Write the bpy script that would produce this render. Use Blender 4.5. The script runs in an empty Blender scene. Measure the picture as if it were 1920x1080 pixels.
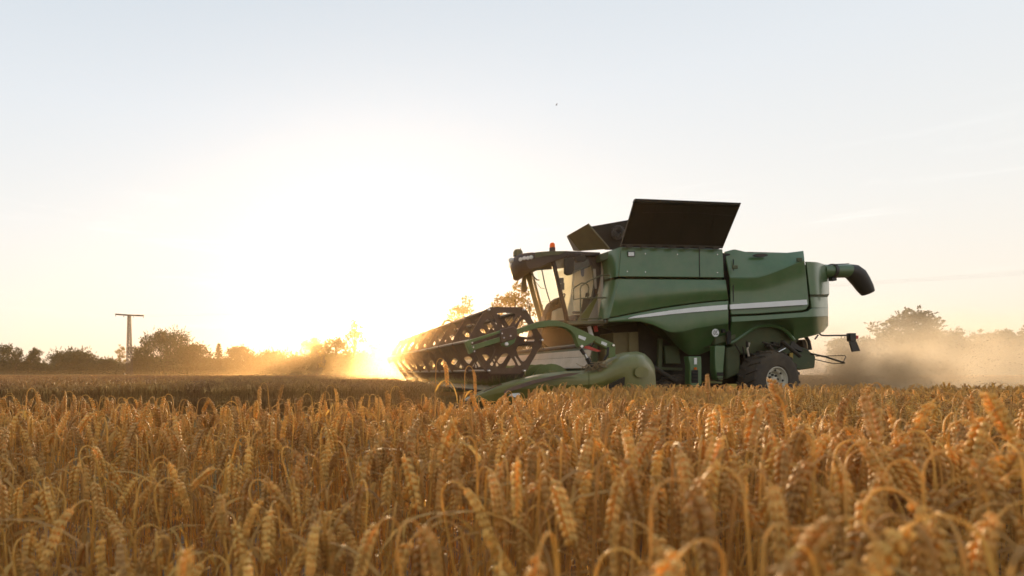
import bpy, bmesh, math, random
from mathutils import Vector, Matrix, noise

R = random.Random(11)
PI = math.pi
sc = bpy.context.scene
COL = sc.collection

# ------------------------------------------------------------------ camera
F, X0, YH, CZ = 1100.0, 580.0, 700.0, 1.0     # focal length in photo pixels, principal column, horizon row, eye height


def P(px, py, Y):
    """point of the place seen at photo position (px, py) and lying Y metres ahead"""
    return Vector(((px - X0) / F * Y, Y, CZ + (YH - py) / F * Y))


cam_d = bpy.data.cameras.new('camera')
cam = bpy.data.objects.new('camera', cam_d)
COL.objects.link(cam)
cam.location = (0, 0, CZ)
cam.rotation_euler = (PI / 2, 0, 0)
cam_d.sensor_width = 36
cam_d.lens = 36 * F / 1920
cam_d.shift_x = (960 - X0) / 1920
cam_d.shift_y = (YH - 540) / 1920
cam_d.clip_start = 0.05
cam_d.clip_end = 4000
cam_d.dof.use_dof = True
cam_d.dof.focus_distance = 4.5
cam_d.dof.aperture_fstop = 3.1
sc.camera = cam

# ------------------------------------------------------------------ sky, sun, exposure
SUN = Vector(((682 - X0) / F, 1.0, (YH - 606) / F)).normalized()
SUN_EL = math.asin(SUN.z)
SUN_AZ = math.atan2(SUN.x, SUN.y)
world = bpy.data.worlds.new('World')
sc.world = world
world.use_nodes = True
nt = world.node_tree
nt.nodes.clear()
w_out = nt.nodes.new('ShaderNodeOutputWorld')
w_bg = nt.nodes.new('ShaderNodeBackground')
w_bg.inputs['Strength'].default_value = 0.106
w_sky = nt.nodes.new('ShaderNodeTexSky')
w_sky.sky_type = 'NISHITA'
w_sky.sun_disc = False
w_sky.sun_elevation = SUN_EL
w_sky.sun_rotation = SUN_AZ
w_sky.air_density = 1.0
w_sky.dust_density = 1.2
w_sky.ozone_density = 1.0
# the bright aureole of thin haze round the low sun
w_tc = nt.nodes.new('ShaderNodeTexCoord')
w_dot = nt.nodes.new('ShaderNodeVectorMath'); w_dot.operation = 'DOT_PRODUCT'
w_dot.inputs[1].default_value = SUN
nt.links.new(w_tc.outputs['Generated'], w_dot.inputs[0])


def wmath(op, a, b):
    n = nt.nodes.new('ShaderNodeMath'); n.operation = op
    for i, s in enumerate((a, b)):
        if hasattr(s, 'node'):
            nt.links.new(s, n.inputs[i])
        else:
            n.inputs[i].default_value = s
    return n.outputs[0]


def wlobe(power, color, strength, prev):
    p = wmath('POWER', wmath('MAXIMUM', w_dot.outputs['Value'], 0.0), power)
    m = wmath('MULTIPLY', p, strength)
    mx = nt.nodes.new('ShaderNodeMix'); mx.data_type = 'RGBA'; mx.blend_type = 'ADD'
    mx.inputs[0].default_value = 1.0
    sc_ = nt.nodes.new('ShaderNodeVectorMath'); sc_.operation = 'SCALE'
    sc_.inputs[0].default_value = color
    nt.links.new(m, sc_.inputs['Scale'])
    nt.links.new(prev, mx.inputs[6])
    nt.links.new(sc_.outputs[0], mx.inputs[7])
    return mx.outputs[2]


# thin milky veil over the whole sky, slightly warmer towards the horizon
w_sep = nt.nodes.new('ShaderNodeSeparateXYZ')
nt.links.new(w_tc.outputs['Generated'], w_sep.inputs[0])
w_ramp = nt.nodes.new('ShaderNodeValToRGB')
cr = w_ramp.color_ramp
cr.elements[0].position = 0.0; cr.elements[0].color = (5.8, 5.0, 4.1, 1)
cr.elements[1].position = 1.0; cr.elements[1].color = (2.0, 2.6, 3.5, 1)
for pos, c in ((0.10, (5.7, 5.3, 4.75)), (0.22, (5.3, 5.25, 5.1)), (0.40, (4.65, 4.9, 5.15)), (0.55, (3.95, 4.35, 4.75))):
    e = cr.elements.new(pos); e.color = (*c, 1)
nt.links.new(w_sep.outputs['Z'], w_ramp.inputs[0])
w_add = nt.nodes.new('ShaderNodeMix'); w_add.data_type = 'RGBA'; w_add.blend_type = 'ADD'
w_add.inputs[0].default_value = 1.0
w_dim = nt.nodes.new('ShaderNodeVectorMath'); w_dim.operation = 'SCALE'; w_dim.inputs['Scale'].default_value = 0.12
nt.links.new(w_sky.outputs[0], w_dim.inputs[0])
nt.links.new(w_dim.outputs[0], w_add.inputs[6])
nt.links.new(w_ramp.outputs[0], w_add.inputs[7])
w_map = nt.nodes.new('ShaderNodeMapping'); w_map.inputs['Scale'].default_value = (3.0, 2.0, 26.0); w_map.inputs['Rotation'].default_value = (0.05, -0.12, 0); w_map.inputs['Location'].default_value = (2.6, 0.4, 0.3)
w_nz = nt.nodes.new('ShaderNodeTexNoise'); w_nz.inputs['Scale'].default_value = 1.6; w_nz.inputs['Detail'].default_value = 7; w_nz.inputs['Roughness'].default_value = 0.62; w_nz.inputs['Distortion'].default_value = 0.6
nt.links.new(w_tc.outputs['Generated'], w_map.inputs[0]); nt.links.new(w_map.outputs[0], w_nz.inputs['Vector'])
w_cl = nt.nodes.new('ShaderNodeMapRange'); w_cl.interpolation_type = 'SMOOTHSTEP'
w_cl.inputs['From Min'].default_value = 0.52; w_cl.inputs['From Max'].default_value = 0.78; w_cl.inputs['To Max'].default_value = 0.6
nt.links.new(w_nz.outputs['Fac'], w_cl.inputs['Value'])
w_bd = nt.nodes.new('ShaderNodeMapRange'); w_bd.interpolation_type = 'SMOOTHSTEP'
w_bd.inputs['From Min'].default_value = 0.34; w_bd.inputs['From Max'].default_value = 0.18
nt.links.new(w_sep.outputs['Z'], w_bd.inputs['Value'])
w_cm = wmath('MULTIPLY', w_cl.outputs[0], w_bd.outputs[0])
w_cc = nt.nodes.new('ShaderNodeMix'); w_cc.data_type = 'RGBA'; w_cc.blend_type = 'ADD'
w_cs = nt.nodes.new('ShaderNodeVectorMath'); w_cs.operation = 'SCALE'; w_cs.inputs[0].default_value = (1.0, 0.97, 0.9)
nt.links.new(w_cm, w_cs.inputs['Scale']); w_cc.inputs[0].default_value = 1.0
nt.links.new(w_add.outputs[2], w_cc.inputs[6]); nt.links.new(w_cs.outputs[0], w_cc.inputs[7])
w_add = w_cc
s = wlobe(7, (1.0, 0.97, 0.9), 0.3, w_add.outputs[2])
s = wlobe(60, (1.0, 0.94, 0.80), 1.6, s)
s = wlobe(500, (1.0, 0.82, 0.5), 30.0, s)
nt.links.new(s, w_bg.inputs['Color'])
nt.links.new(w_bg.outputs[0], w_out.inputs['Surface'])

sun_d = bpy.data.lights.new('sun', 'SUN')
sun_d.energy = 5.0
sun_d.angle = math.radians(0.6)
sun_d.color = (1.0, 0.71, 0.40)
sun = bpy.data.objects.new('sun', sun_d)
COL.objects.link(sun)
sun.rotation_euler = (-SUN).to_track_quat('-Z', 'Y').to_euler()

sc.view_settings.view_transform = 'Standard'
sc.view_settings.look = 'None'
sc.view_settings.exposure = 0.62
sc.view_settings.gamma = 1.0
sc.view_settings.use_curve_mapping = False
sc.render.engine = 'CYCLES'
sc.cycles.use_denoising = True
sc.cycles.max_bounces = 7
sc.cycles.diffuse_bounces = 3
sc.cycles.glossy_bounces = 3
sc.cycles.transmission_bounces = 6
sc.cycles.transparent_max_bounces = 16
sc.cycles.volume_bounces = 1
sc.cycles.volume_step_rate = 1.0
sc.cycles.volume_max_steps = 96
sc.cycles.sample_clamp_indirect = 6.0


# ------------------------------------------------------------------ materials
def mat(name, color, rough=0.5, metal=0.0, var=0.15, scale=4.0, spec=0.5, coat=0.0, bump=0.0, bscale=60.0,
        trans=0.0, tcol=None, rnd=0.0, dust=0.0, dustc=(0.22, 0.16, 0.09), stretch=None):
    m = bpy.data.materials.new(name)
    m.use_nodes = True
    n = m.node_tree
    b = n.nodes['Principled BSDF']
    out = n.nodes['Material Output']
    b.inputs['Roughness'].default_value = rough
    b.inputs['Metallic'].default_value = metal
    b.inputs['Specular IOR Level'].default_value = spec
    b.inputs['Coat Weight'].default_value = coat
    b.inputs['Coat Roughness'].default_value = 0.15
    tc = n.nodes.new('ShaderNodeTexCoord')
    mp = n.nodes.new('ShaderNodeMapping')
    if stretch:
        mp.inputs['Scale'].default_value = stretch
    n.links.new(tc.outputs['Object'], mp.inputs[0])
    nz = n.nodes.new('ShaderNodeTexNoise')
    nz.inputs['Scale'].default_value = scale
    nz.inputs['Detail'].default_value = 5
    n.links.new(mp.outputs[0], nz.inputs['Vector'])
    hsv = n.nodes.new('ShaderNodeHueSaturation')
    hsv.inputs['Color'].default_value = (*color, 1)
    mr = n.nodes.new('ShaderNodeMapRange')
    mr.inputs['From Min'].default_value = 0.25; mr.inputs['From Max'].default_value = 0.75
    mr.inputs['To Min'].default_value = 1 - var; mr.inputs['To Max'].default_value = 1 + var
    n.links.new(nz.outputs['Fac'], mr.inputs['Value'])
    val = mr.outputs[0]
    if rnd:
        oi = n.nodes.new('ShaderNodeObjectInfo')
        mr2 = n.nodes.new('ShaderNodeMapRange')
        mr2.inputs['To Min'].default_value = 1 - rnd; mr2.inputs['To Max'].default_value = 1 + rnd
        n.links.new(oi.outputs['Random'], mr2.inputs['Value'])
        mm = n.nodes.new('ShaderNodeMath'); mm.operation = 'MULTIPLY'
        n.links.new(val, mm.inputs[0]); n.links.new(mr2.outputs[0], mm.inputs[1])
        val = mm.outputs[0]
        mr3 = n.nodes.new('ShaderNodeMapRange')
        mr3.inputs['To Min'].default_value = 0.494; mr3.inputs['To Max'].default_value = 0.512
        n.links.new(oi.outputs['Random'], mr3.inputs['Value'])
        n.links.new(mr3.outputs[0], hsv.inputs['Hue'])
    n.links.new(val, hsv.inputs['Value'])
    col = hsv.outputs[0]
    if dust:
        nd = n.nodes.new('ShaderNodeTexNoise')
        nd.inputs['Scale'].default_value = 1.7; nd.inputs['Detail'].default_value = 8; nd.inputs['Roughness'].default_value = 0.7
        n.links.new(tc.outputs['Object'], nd.inputs['Vector'])
        md = n.nodes.new('ShaderNodeMapRange')
        md.inputs['From Min'].default_value = 0.35; md.inputs['From Max'].default_value = 0.8
        md.inputs['To Min'].default_value = dust * 0.25; md.inputs['To Max'].default_value = dust * 1.25
        n.links.new(nd.outputs['Fac'], md.inputs['Value'])
        mxd = n.nodes.new('ShaderNodeMix'); mxd.data_type = 'RGBA'
        n.links.new(md.outputs[0], mxd.inputs[0]); n.links.new(col, mxd.inputs[6])
        mxd.inputs[7].default_value = (*dustc, 1)
        col = mxd.outputs[2]
        rr = n.nodes.new('ShaderNodeMath'); rr.operation = 'ADD'; rr.inputs[1].default_value = rough
        n.links.new(md.outputs[0], rr.inputs[0]); n.links.new(rr.outputs[0], b.inputs['Roughness'])
    n.links.new(col, b.inputs['Base Color'])
    if bump:
        nb = n.nodes.new('ShaderNodeTexNoise'); nb.inputs['Scale'].default_value = bscale; nb.inputs['Detail'].default_value = 3
        n.links.new(mp.outputs[0], nb.inputs['Vector'])
        bp = n.nodes.new('ShaderNodeBump'); bp.inputs['Strength'].default_value = bump; bp.inputs['Distance'].default_value = 0.01
        n.links.new(nb.outputs['Fac'], bp.inputs['Height']); n.links.new(bp.outputs[0], b.inputs['Normal'])
    if trans:
        t = n.nodes.new('ShaderNodeBsdfTranslucent')
        if tcol:
            t.inputs['Color'].default_value = (*tcol, 1)
        else:
            n.links.new(col, t.inputs['Color'])
        ms = n.nodes.new('ShaderNodeMixShader'); ms.inputs[0].default_value = trans
        n.links.new(b.outputs[0], ms.inputs[1]); n.links.new(t.outputs[0], ms.inputs[2])
        n.links.new(ms.outputs[0], out.inputs['Surface'])
    return m


def glass_mat(name, tint, clear, haze_col=None, haze=0.0):
    m = bpy.data.materials.new(name); m.use_nodes = True
    n = m.node_tree; n.nodes.clear()
    out = n.nodes.new('ShaderNodeOutputMaterial')
    tr = n.nodes.new('ShaderNodeBsdfTransparent'); tr.inputs[0].default_value = (*tint, 1)
    gl = n.nodes.new('ShaderNodeBsdfGlossy'); gl.inputs['Roughness'].default_value = 0.05
    lw = n.nodes.new('ShaderNodeLayerWeight'); lw.inputs['Blend'].default_value = 0.5
    pw = n.nodes.new('ShaderNodeMath'); pw.operation = 'POWER'; pw.inputs[1].default_value = 4.0
    fr = n.nodes.new('ShaderNodeMath'); fr.operation = 'MULTIPLY_ADD'; fr.inputs[1].default_value = 0.8; fr.inputs[2].default_value = 0.05
    n.links.new(lw.outputs['Facing'], pw.inputs[0]); n.links.new(pw.outputs[0], fr.inputs[0])
    mx = n.nodes.new('ShaderNodeMixShader')
    n.links.new(fr.outputs[0], mx.inputs[0]); n.links.new(tr.outputs[0], mx.inputs[1]); n.links.new(gl.outputs[0], mx.inputs[2])
    last = mx.outputs[0]
    if haze:
        df = n.nodes.new('ShaderNodeBsdfTranslucent'); df.inputs[0].default_value = (*haze_col, 1)
        d2 = n.nodes.new('ShaderNodeBsdfDiffuse'); d2.inputs[0].default_value = (*haze_col, 1)
        a = n.nodes.new('ShaderNodeAddShader')
        n.links.new(df.outputs[0], a.inputs[0]); n.links.new(d2.outputs[0], a.inputs[1])
        nz = n.nodes.new('ShaderNodeTexNoise'); nz.inputs['Scale'].default_value = 2.5; nz.inputs['Detail'].default_value = 6
        mr = n.nodes.new('ShaderNodeMapRange'); mr.inputs['To Min'].default_value = haze * 0.5; mr.inputs['To Max'].default_value = haze * 1.5
        n.links.new(nz.outputs['Fac'], mr.inputs['Value'])
        m2 = n.nodes.new('ShaderNodeMixShader'); n.links.new(mr.outputs[0], m2.inputs[0])
        n.links.new(last, m2.inputs[1]); n.links.new(a.outputs[0], m2.inputs[2]); last = m2.outputs[0]
    n.links.new(last, out.inputs['Surface'])
    return m


M = {}
M['green'] = mat('green_paint', (0.032, 0.112, 0.027), 0.22, spec=0.5, coat=0.5, var=0.12, scale=3, dust=0.26, dustc=(0.24, 0.21, 0.14))
M['green_dusty'] = mat('dusty_green_paint', (0.140, 0.145, 0.024), 0.30, var=0.2, scale=4, dust=0.28, coat=0.35)
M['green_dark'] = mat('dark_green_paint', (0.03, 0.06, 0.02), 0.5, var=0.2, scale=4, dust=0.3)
M['arm'] = mat('arm_green_paint', (0.10, 0.17, 0.045), 0.42, var=0.18, scale=6, dust=0.35)
M['black'] = mat('black_plastic', (0.018, 0.017, 0.016), 0.45, var=0.2, dust=0.1)
M['soot'] = mat('dark_machinery', (0.022, 0.018, 0.013), 0.7, var=0.3, scale=6, dust=0.12)
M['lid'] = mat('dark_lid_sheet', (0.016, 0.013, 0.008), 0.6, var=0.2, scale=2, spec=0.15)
M['olive'] = mat('olive_sheet', (0.12, 0.095, 0.03), 0.5, var=0.2, dust=0.3)
M['white'] = mat('white_stripe', (0.75, 0.75, 0.74), 0.35, var=0.05)
M['gap'] = mat('rubber_gap', (0.01, 0.01, 0.009), 0.8)
M['reel'] = mat('reel_plate_brown', (0.095, 0.048, 0.030), 0.6, var=0.25, scale=8, dust=0.25)
M['tine'] = mat('black_tine_plastic', (0.055, 0.032, 0.02), 0.5)
M['bat'] = mat('reel_tube_steel', (0.20, 0.16, 0.12), 0.35, metal=0.4, var=0.2)
M['galv'] = mat('galvanised_sheet', (0.48, 0.42, 0.33), 0.38, metal=0.35, var=0.12, scale=3, dust=0.3, dustc=(0.35, 0.25, 0.13))
M['steel'] = mat('bright_steel', (0.6, 0.58, 0.55), 0.25, metal=0.9)
M['tyre'] = mat('tyre_rubber', (0.032, 0.028, 0.026), 0.8, var=0.3, scale=7, dust=0.35, bump=0.3)
M['rim'] = mat('cream_rim_paint', (0.55, 0.52, 0.42), 0.45, var=0.1, dust=0.25)
M['yellow'] = mat('yellow_rim_paint', (0.42, 0.28, 0.04), 0.5, var=0.15, dust=0.3)
M['red'] = mat('red_paint', (0.5, 0.05, 0.03), 0.4)
M['orange'] = mat('amber_lens', (0.8, 0.22, 0.02), 0.2, trans=0.6, tcol=(0.9, 0.25, 0.02))
M['lens'] = mat('lamp_lens', (0.75, 0.72, 0.65), 0.2, var=0.05)
M['seat'] = mat('seat_fabric', (0.08, 0.055, 0.035), 0.9)
M['pillar'] = mat('olive_pillar', (0.20, 0.17, 0.06), 0.5, dust=0.2)
M['cabdark'] = mat('cab_trim_brown', (0.045, 0.028, 0.02), 0.6)
M['roofgreen'] = mat('roof_green', (0.05, 0.065, 0.02), 0.45, dust=0.3)
M['sticker'] = mat('sticker_white', (0.72, 0.72, 0.70), 0.4, var=0.25, scale=40, stretch=(1, 1, 6))
M['ink'] = mat('sticker_ink', (0.03, 0.03, 0.03), 0.5)
M['rail'] = mat('handrail_paint', (0.11, 0.10, 0.045), 0.45)
M['glass'] = glass_mat('cab_glass', (0.97, 0.97, 0.88), 1)
M['glass_dirty'] = glass_mat('dusty_cab_glass', (0.9, 0.9, 0.84), 1, (0.75, 0.69, 0.56), 0.38)
M['stem'] = mat('wheat_straw', (0.72, 0.41, 0.105), 0.5, var=0.25, scale=25, trans=0.35, rnd=0.25)
M['ear'] = mat('wheat_ear', (0.77, 0.44, 0.12), 0.5, var=0.34, scale=60, trans=0.33, rnd=0.25)
M['leaf'] = mat('wheat_leaf', (0.64, 0.35, 0.09), 0.6, var=0.25, scale=20, trans=0.5, rnd=0.25)
M['farwheat'] = mat('far_wheat', (0.52, 0.29, 0.10), 0.7, var=0.3, scale=8, trans=0.3, rnd=0.2)
M['stubble'] = mat('stubble_straw', (0.34, 0.23, 0.10), 0.8, var=0.3, rnd=0.2)
M['soil'] = mat('field_soil', (0.16, 0.105, 0.055), 0.9, var=0.35, scale=1.5, bump=0.6, bscale=9)
M['foliage'] = mat('tree_foliage', (0.040, 0.050, 0.016), 0.6, var=0.4, scale=0.8, trans=0.2, tcol=(0.10, 0.085, 0.015), rnd=0.15)
M['foliage2'] = mat('pale_sunlit_foliage', (0.07, 0.075, 0.02), 0.6, var=0.4, scale=0.8, trans=0.5, tcol=(0.45, 0.29, 0.05), rnd=0.15)  # paler leaves; also lighten trees and hedges by the sun in place of glow
M['needle'] = mat('spruce_needles', (0.025, 0.04, 0.018), 0.7, var=0.3, scale=1.0, trans=0.15, tcol=(0.06, 0.06, 0.015))
M['bark'] = mat('tree_bark', (0.07, 0.05, 0.035), 0.9, var=0.3)
M['pylon'] = mat('pylon_steel', (0.05, 0.04, 0.03), 0.6, metal=0.3)
M['chaff'] = mat('chaff_flecks', (0.22, 0.15, 0.07), 0.8, trans=0.2)
M['bird'] = mat('bird_feathers', (0.04, 0.04, 0.04), 0.8)

# ------------------------------------------------------------------ mesh helpers
OFF = {}


def lerp(a, b, t):
    return a + (b - a) * t


class MB:
    def __init__(self):
        self.v, self.f = [], []

    def add(self, vs, fs):
        o = len(self.v)
        self.v += [Vector(x) for x in vs]
        self.f += [tuple(i + o for i in q) for q in fs]
        return self

    def box(self, c, s, rot=None):
        c = Vector(c); hx, hy, hz = s[0] / 2, s[1] / 2, s[2] / 2
        vs = [Vector((x, y, z)) for x in (-hx, hx) for y in (-hy, hy) for z in (-hz, hz)]
        if rot is not None:
            vs = [rot @ x for x in vs]
        return self.add([c + x for x in vs], [(0, 1, 3, 2), (4, 6, 7, 5), (0, 4, 5, 1), (2, 3, 7, 6), (0, 2, 6, 4), (1, 5, 7, 3)])

    def tube(self, pts, r, n=8, cap=True, flat=1.0):
        pts = [Vector(p) for p in pts]
        rs = r if isinstance(r, (list, tuple)) else [r] * len(pts)
        vs, fs = [], []
        up = None
        for i, p in enumerate(pts):
            t = (pts[min(i + 1, len(pts) - 1)] - pts[max(i - 1, 0)])
            t = t.normalized() if t.length > 1e-9 else Vector((0, 0, 1))
            if up is None:
                up = t.orthogonal().normalized()
            up = (up - t * up.dot(t))
            up = up.normalized() if up.length > 1e-6 else t.orthogonal().normalized()
            sd = t.cross(up)
            for k in range(n):
                a = 2 * PI * k / n
                vs.append(p + (up * math.cos(a) * flat + sd * math.sin(a)) * rs[i])
        for i in range(len(pts) - 1):
            for k in range(n):
                fs.append((i * n + k, i * n + (k + 1) % n, (i + 1) * n + (k + 1) % n, (i + 1) * n + k))
        if cap:
            fs.append(tuple(range(n - 1, -1, -1)))
            fs.append(tuple((len(pts) - 1) * n + k for k in range(n)))
        return self.add(vs, fs)

    def prism(self, pts, d):
        """polygon of points pushed along d (a Vector, or a list of back points)"""
        pts = [Vector(p) for p in pts]; n = len(pts)
        back = [p + Vector(d) for p in pts] if not isinstance(d, list) else d
        fs = [tuple(range(n)), tuple(range(2 * n - 1, n - 1, -1))]
        for i in range(n):
            j = (i + 1) % n
            fs.append((j, i, n + i, n + j))
        return self.add(pts + back, fs)

    def lathe(self, prof, c, axis, n=32, close=False):
        """prof: list of (radius, along); axis 'Y' """
        c = Vector(c); ax = Vector(axis).normalized(); u = ax.orthogonal().normalized(); w = ax.cross(u)
        vs, fs = [], []
        m = len(prof)
        for k in range(n):
            a = 2 * PI * k / n; d = u * math.cos(a) + w * math.sin(a)
            vs += [c + d * r + ax * h for r, h in prof]
        for k in range(n):
            k2 = (k + 1) % n
            for i in range(m - (0 if close else 1)):
                i2 = (i + 1) % m
                fs.append((k * m + i, k * m + i2, k2 * m + i2, k2 * m + i))
        return self.add(vs, fs)

    def loft(self, top, bot, Yf, nu=24, nv=6, thick=0.04):
        """sheet between two photo polylines; Yf(u, v) is its distance; real thickness behind"""
        def at(line, u):
            x = lerp(line[0][0], line[-1][0], u)
            for a, b in zip(line, line[1:]):
                if x <= b[0] + 1e-6:
                    t = 0 if b[0] == a[0] else (x - a[0]) / (b[0] - a[0])
                    return x, lerp(a[1], b[1], max(0, min(1, t)))
            return line[-1]
        front, backv = [], []
        for j in range(nv + 1):
            for i in range(nu + 1):
                u, v = i / nu, j / nv
                a, b = at(top, u), at(bot, u)
                p = P(lerp(a[0], b[0], v), lerp(a[1], b[1], v), Yf(u, v))
                front.append(p); backv.append(p + Vector((0, thick, 0)))
        N = len(front); w = nu + 1; fs = []
        for j in range(nv):
            for i in range(nu):
                q = (j * w + i, (j + 1) * w + i, (j + 1) * w + i + 1, j * w + i + 1)
                fs.append(q); fs.append(tuple(N + k for k in reversed(q)))
        rim = [i for i in range(w)] + [j * w + nu for j in range(1, nv + 1)] + [nv * w + i for i in range(nu - 1, -1, -1)] + [j * w for j in range(nv - 1, 0, -1)]
        for a, b in zip(rim, rim[1:] + rim[:1]):
            fs.append((a, b, N + b, N + a))
        return self.add(front + backv, fs)

    def mesh(self, name, m, off=None, smooth=True, angle=35):
        me = bpy.data.meshes.new(name)
        vs = self.v if off is None else [p - off for p in self.v]
        me.from_pydata([tuple(p) for p in vs], [], self.f)
        me.materials.append(m)
        if smooth:
            me.shade_smooth()
            me.set_sharp_from_angle(angle=math.radians(angle))
        me.update()
        return me

    def build(self, name, m, parent=None, smooth=True, angle=35, bevel=0.0, recalc=True, kind=None):
        off = OFF.get(parent.name, Vector()) if parent else Vector()
        me = self.mesh(name, m, off, False)
        if recalc:
            bm = bmesh.new(); bm.from_mesh(me)
            bmesh.ops.recalc_face_normals(bm, faces=bm.faces)
            bm.to_mesh(me); bm.free()
        if smooth:
            me.shade_smooth(); me.set_sharp_from_angle(angle=math.radians(angle))
        o = bpy.data.objects.new(name, me); COL.objects.link(o)
        if parent:
            o.parent = parent
            OFF[o.name] = off
        if bevel:
            b = o.modifiers.new('bevel', 'BEVEL'); b.width = bevel; b.segments = 2; b.limit_method = 'ANGLE'; b.angle_limit = math.radians(40)
        if kind:
            o['kind'] = kind
        return o


def thing(name, label, cat, loc, group=None):
    o = bpy.data.objects.new(name, None); COL.objects.link(o)
    o.empty_display_size = 0.2
    o.location = loc; o['label'] = label; o['category'] = cat
    if group:
        o['group'] = group
    OFF[o.name] = Vector(loc)
    return o


def tag(o, label, cat, group=None):
    o['label'] = label; o['category'] = cat
    if group:
        o['group'] = group
    return o


def plate_mesh(name, loops, depth, m):
    """flat plate with holes: loops of 2-D points in the XZ plane, depth along Y"""
    cu = bpy.data.curves.new(name, 'CURVE'); cu.dimensions = '2D'; cu.fill_mode = 'BOTH'; cu.extrude = depth / 2
    for lp in loops:
        sp = cu.splines.new('POLY'); sp.points.add(len(lp) - 1); sp.use_cyclic_u = True
        for q, (x, z) in zip(sp.points, lp):
            q.co = (x, z, 0, 1)
    ob = bpy.data.objects.new(name, cu); COL.objects.link(ob)
    dg = bpy.context.evaluated_depsgraph_get()
    me = bpy.data.meshes.new_from_object(ob.evaluated_get(dg))
    bpy.data.objects.remove(ob); bpy.data.curves.remove(cu)
    me.transform(Matrix.Rotation(PI / 2, 4, 'X'))
    me.name = name; me.materials.clear(); me.materials.append(m)
    return me


def link_mesh(name, me, parent, world_loc, scale=None):
    o = bpy.data.objects.new(name, me); COL.objects.link(o)
    off = OFF[parent.name]
    o.parent = parent; o.location = Vector(world_loc) - off
    if scale:
        o.scale = scale
    OFF[o.name] = off
    return o


# ------------------------------------------------------------------ ground
g = MB()
xs = [-420, -200, -100, -50, -20, -8, -4, 0, 4, 8, 14, 20, 30, 50, 100, 200, 420]
ys = [-40, -10, -3, 0, 3, 6, 9, 12, 16, 20, 28, 40, 60, 90, 140, 220, 420]
g.v = [Vector((x, y, 0.03 * noise.noise(Vector((x * .3, y * .3, 0))) - 0.02)) for y in ys for x in xs]
w = len(xs)
g.f = [(j * w + i, j * w + i + 1, (j + 1) * w + i + 1, (j + 1) * w + i) for j in range(len(ys) - 1) for i in range(w - 1)]
go = g.build('ground', M['soil'], kind='structure')

# ------------------------------------------------------------------ combine harvester
YS = 15.25                                   # distance of the flank that faces us
HX = P(1300, 760, YS).x
base = Vector((HX, YS + 1.75, 0.0))
H = thing('combine_harvester', 'large green combine harvester with raised tank lids cutting the standing wheat', 'combine harvester', base)

# inner body
c0, c1 = P(1172, 480, YS), P(1545, 610, YS)
b = MB()
b.prism([P(1172, 470, 15.5), P(1352, 472, 15.5), P(1352, 650, 15.6), P(1300, 655, 15.6), P(1225, 600, 15.6), P(1172, 598, 15.5)], (0, 3.0, 0))
b.prism([P(1372, 484, 15.5), P(1540, 498, 15.5), P(1540, 600, 15.6), P(1500, 634, 15.7), P(1480, 664, 15.75), P(1372, 664, 15.75)], (0, 2.8, 0))
b.prism([P(1340, 480, 15.42), P(1380, 484, 15.42), P(1380, 636, 15.45), P(1340, 648, 15.45)], (0, 3.1, 0))
body = b.build('body_core', M['green_dark'], H, bevel=0.03)

# far flank so that the body is whole from the other side
b = MB()
b.prism([P(1165, 463, YS), P(1355, 467, YS), P(1366, 573, YS), P(1366, 640, YS), P(1302, 662, YS), P(1240, 615, YS), P(1142, 602, YS), P(1160, 520, YS)], (0, 0.08, 0))
b.prism([P(1370, 470, YS), P(1507, 470, YS), P(1552, 500, YS), P(1552, 610, YS), P(1488, 636, YS), P(1435, 610, YS), P(1372, 642, YS)], (0, 0.08, 0))
for q in b.v:
    q.y += 3.42
b.build('far_flank_panel', M['green'], H, bevel=0.02)

LINE2 = [(1143, 595), (1160, 592), (1180, 588), (1210, 582), (1240, 576.5), (1270, 572), (1300, 568), (1335, 564), (1366, 561.5)]
TT1 = [(1259, 623), (1270, 622.5), (1282, 621), (1305, 614.6), (1340, 609), (1366, 606.5)]
BOT1 = [(1141, 604), (1175, 602.5), (1201, 603), (1224, 608.5), (1250, 621), (1259, 623)]
BOT2 = [(1240, 615), (1250, 625), (1268, 646), (1282, 659), (1290, 664), (1296, 666), (1312, 665), (1340, 654), (1366, 645)]


def sh(line, d):
    return [(x, y + d) for x, y in line]


MB().loft([(1165, 463), (1355, 467)], [(1160, 518.5), (1358, 520.5)], lambda u, v: 15.36 - 0.16 * v, 20, 5).build('tank_side_panel', M['green'], H, bevel=0.015)
MB().loft([(1128, 478), (1150, 468), (1164, 463)], [(1135, 524), (1148, 520), (1159, 518.5)], lambda u, v: 15.36 + 0.75 * (1 - u) ** 1.6 - 0.16 * v, 12, 5).build('tank_corner_panel', M['green'], H)
MB().loft([(1161, 523), (1361, 524.5)], LINE2, lambda u, v: 15.22 - 0.09 * math.sin(PI * min(1, v * 1.05)) + 0.0 * u, 30, 10).build('middle_side_panel', M['green'], H, bevel=0.012)
MB().loft([(1135, 528), (1160, 523)], [(1122, 600), (1142, 596)], lambda u, v: 15.24 + 0.55 * (1 - u) ** 1.5 - 0.02 * v, 10, 8).build('front_corner_panel', M['green'], H)
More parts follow.
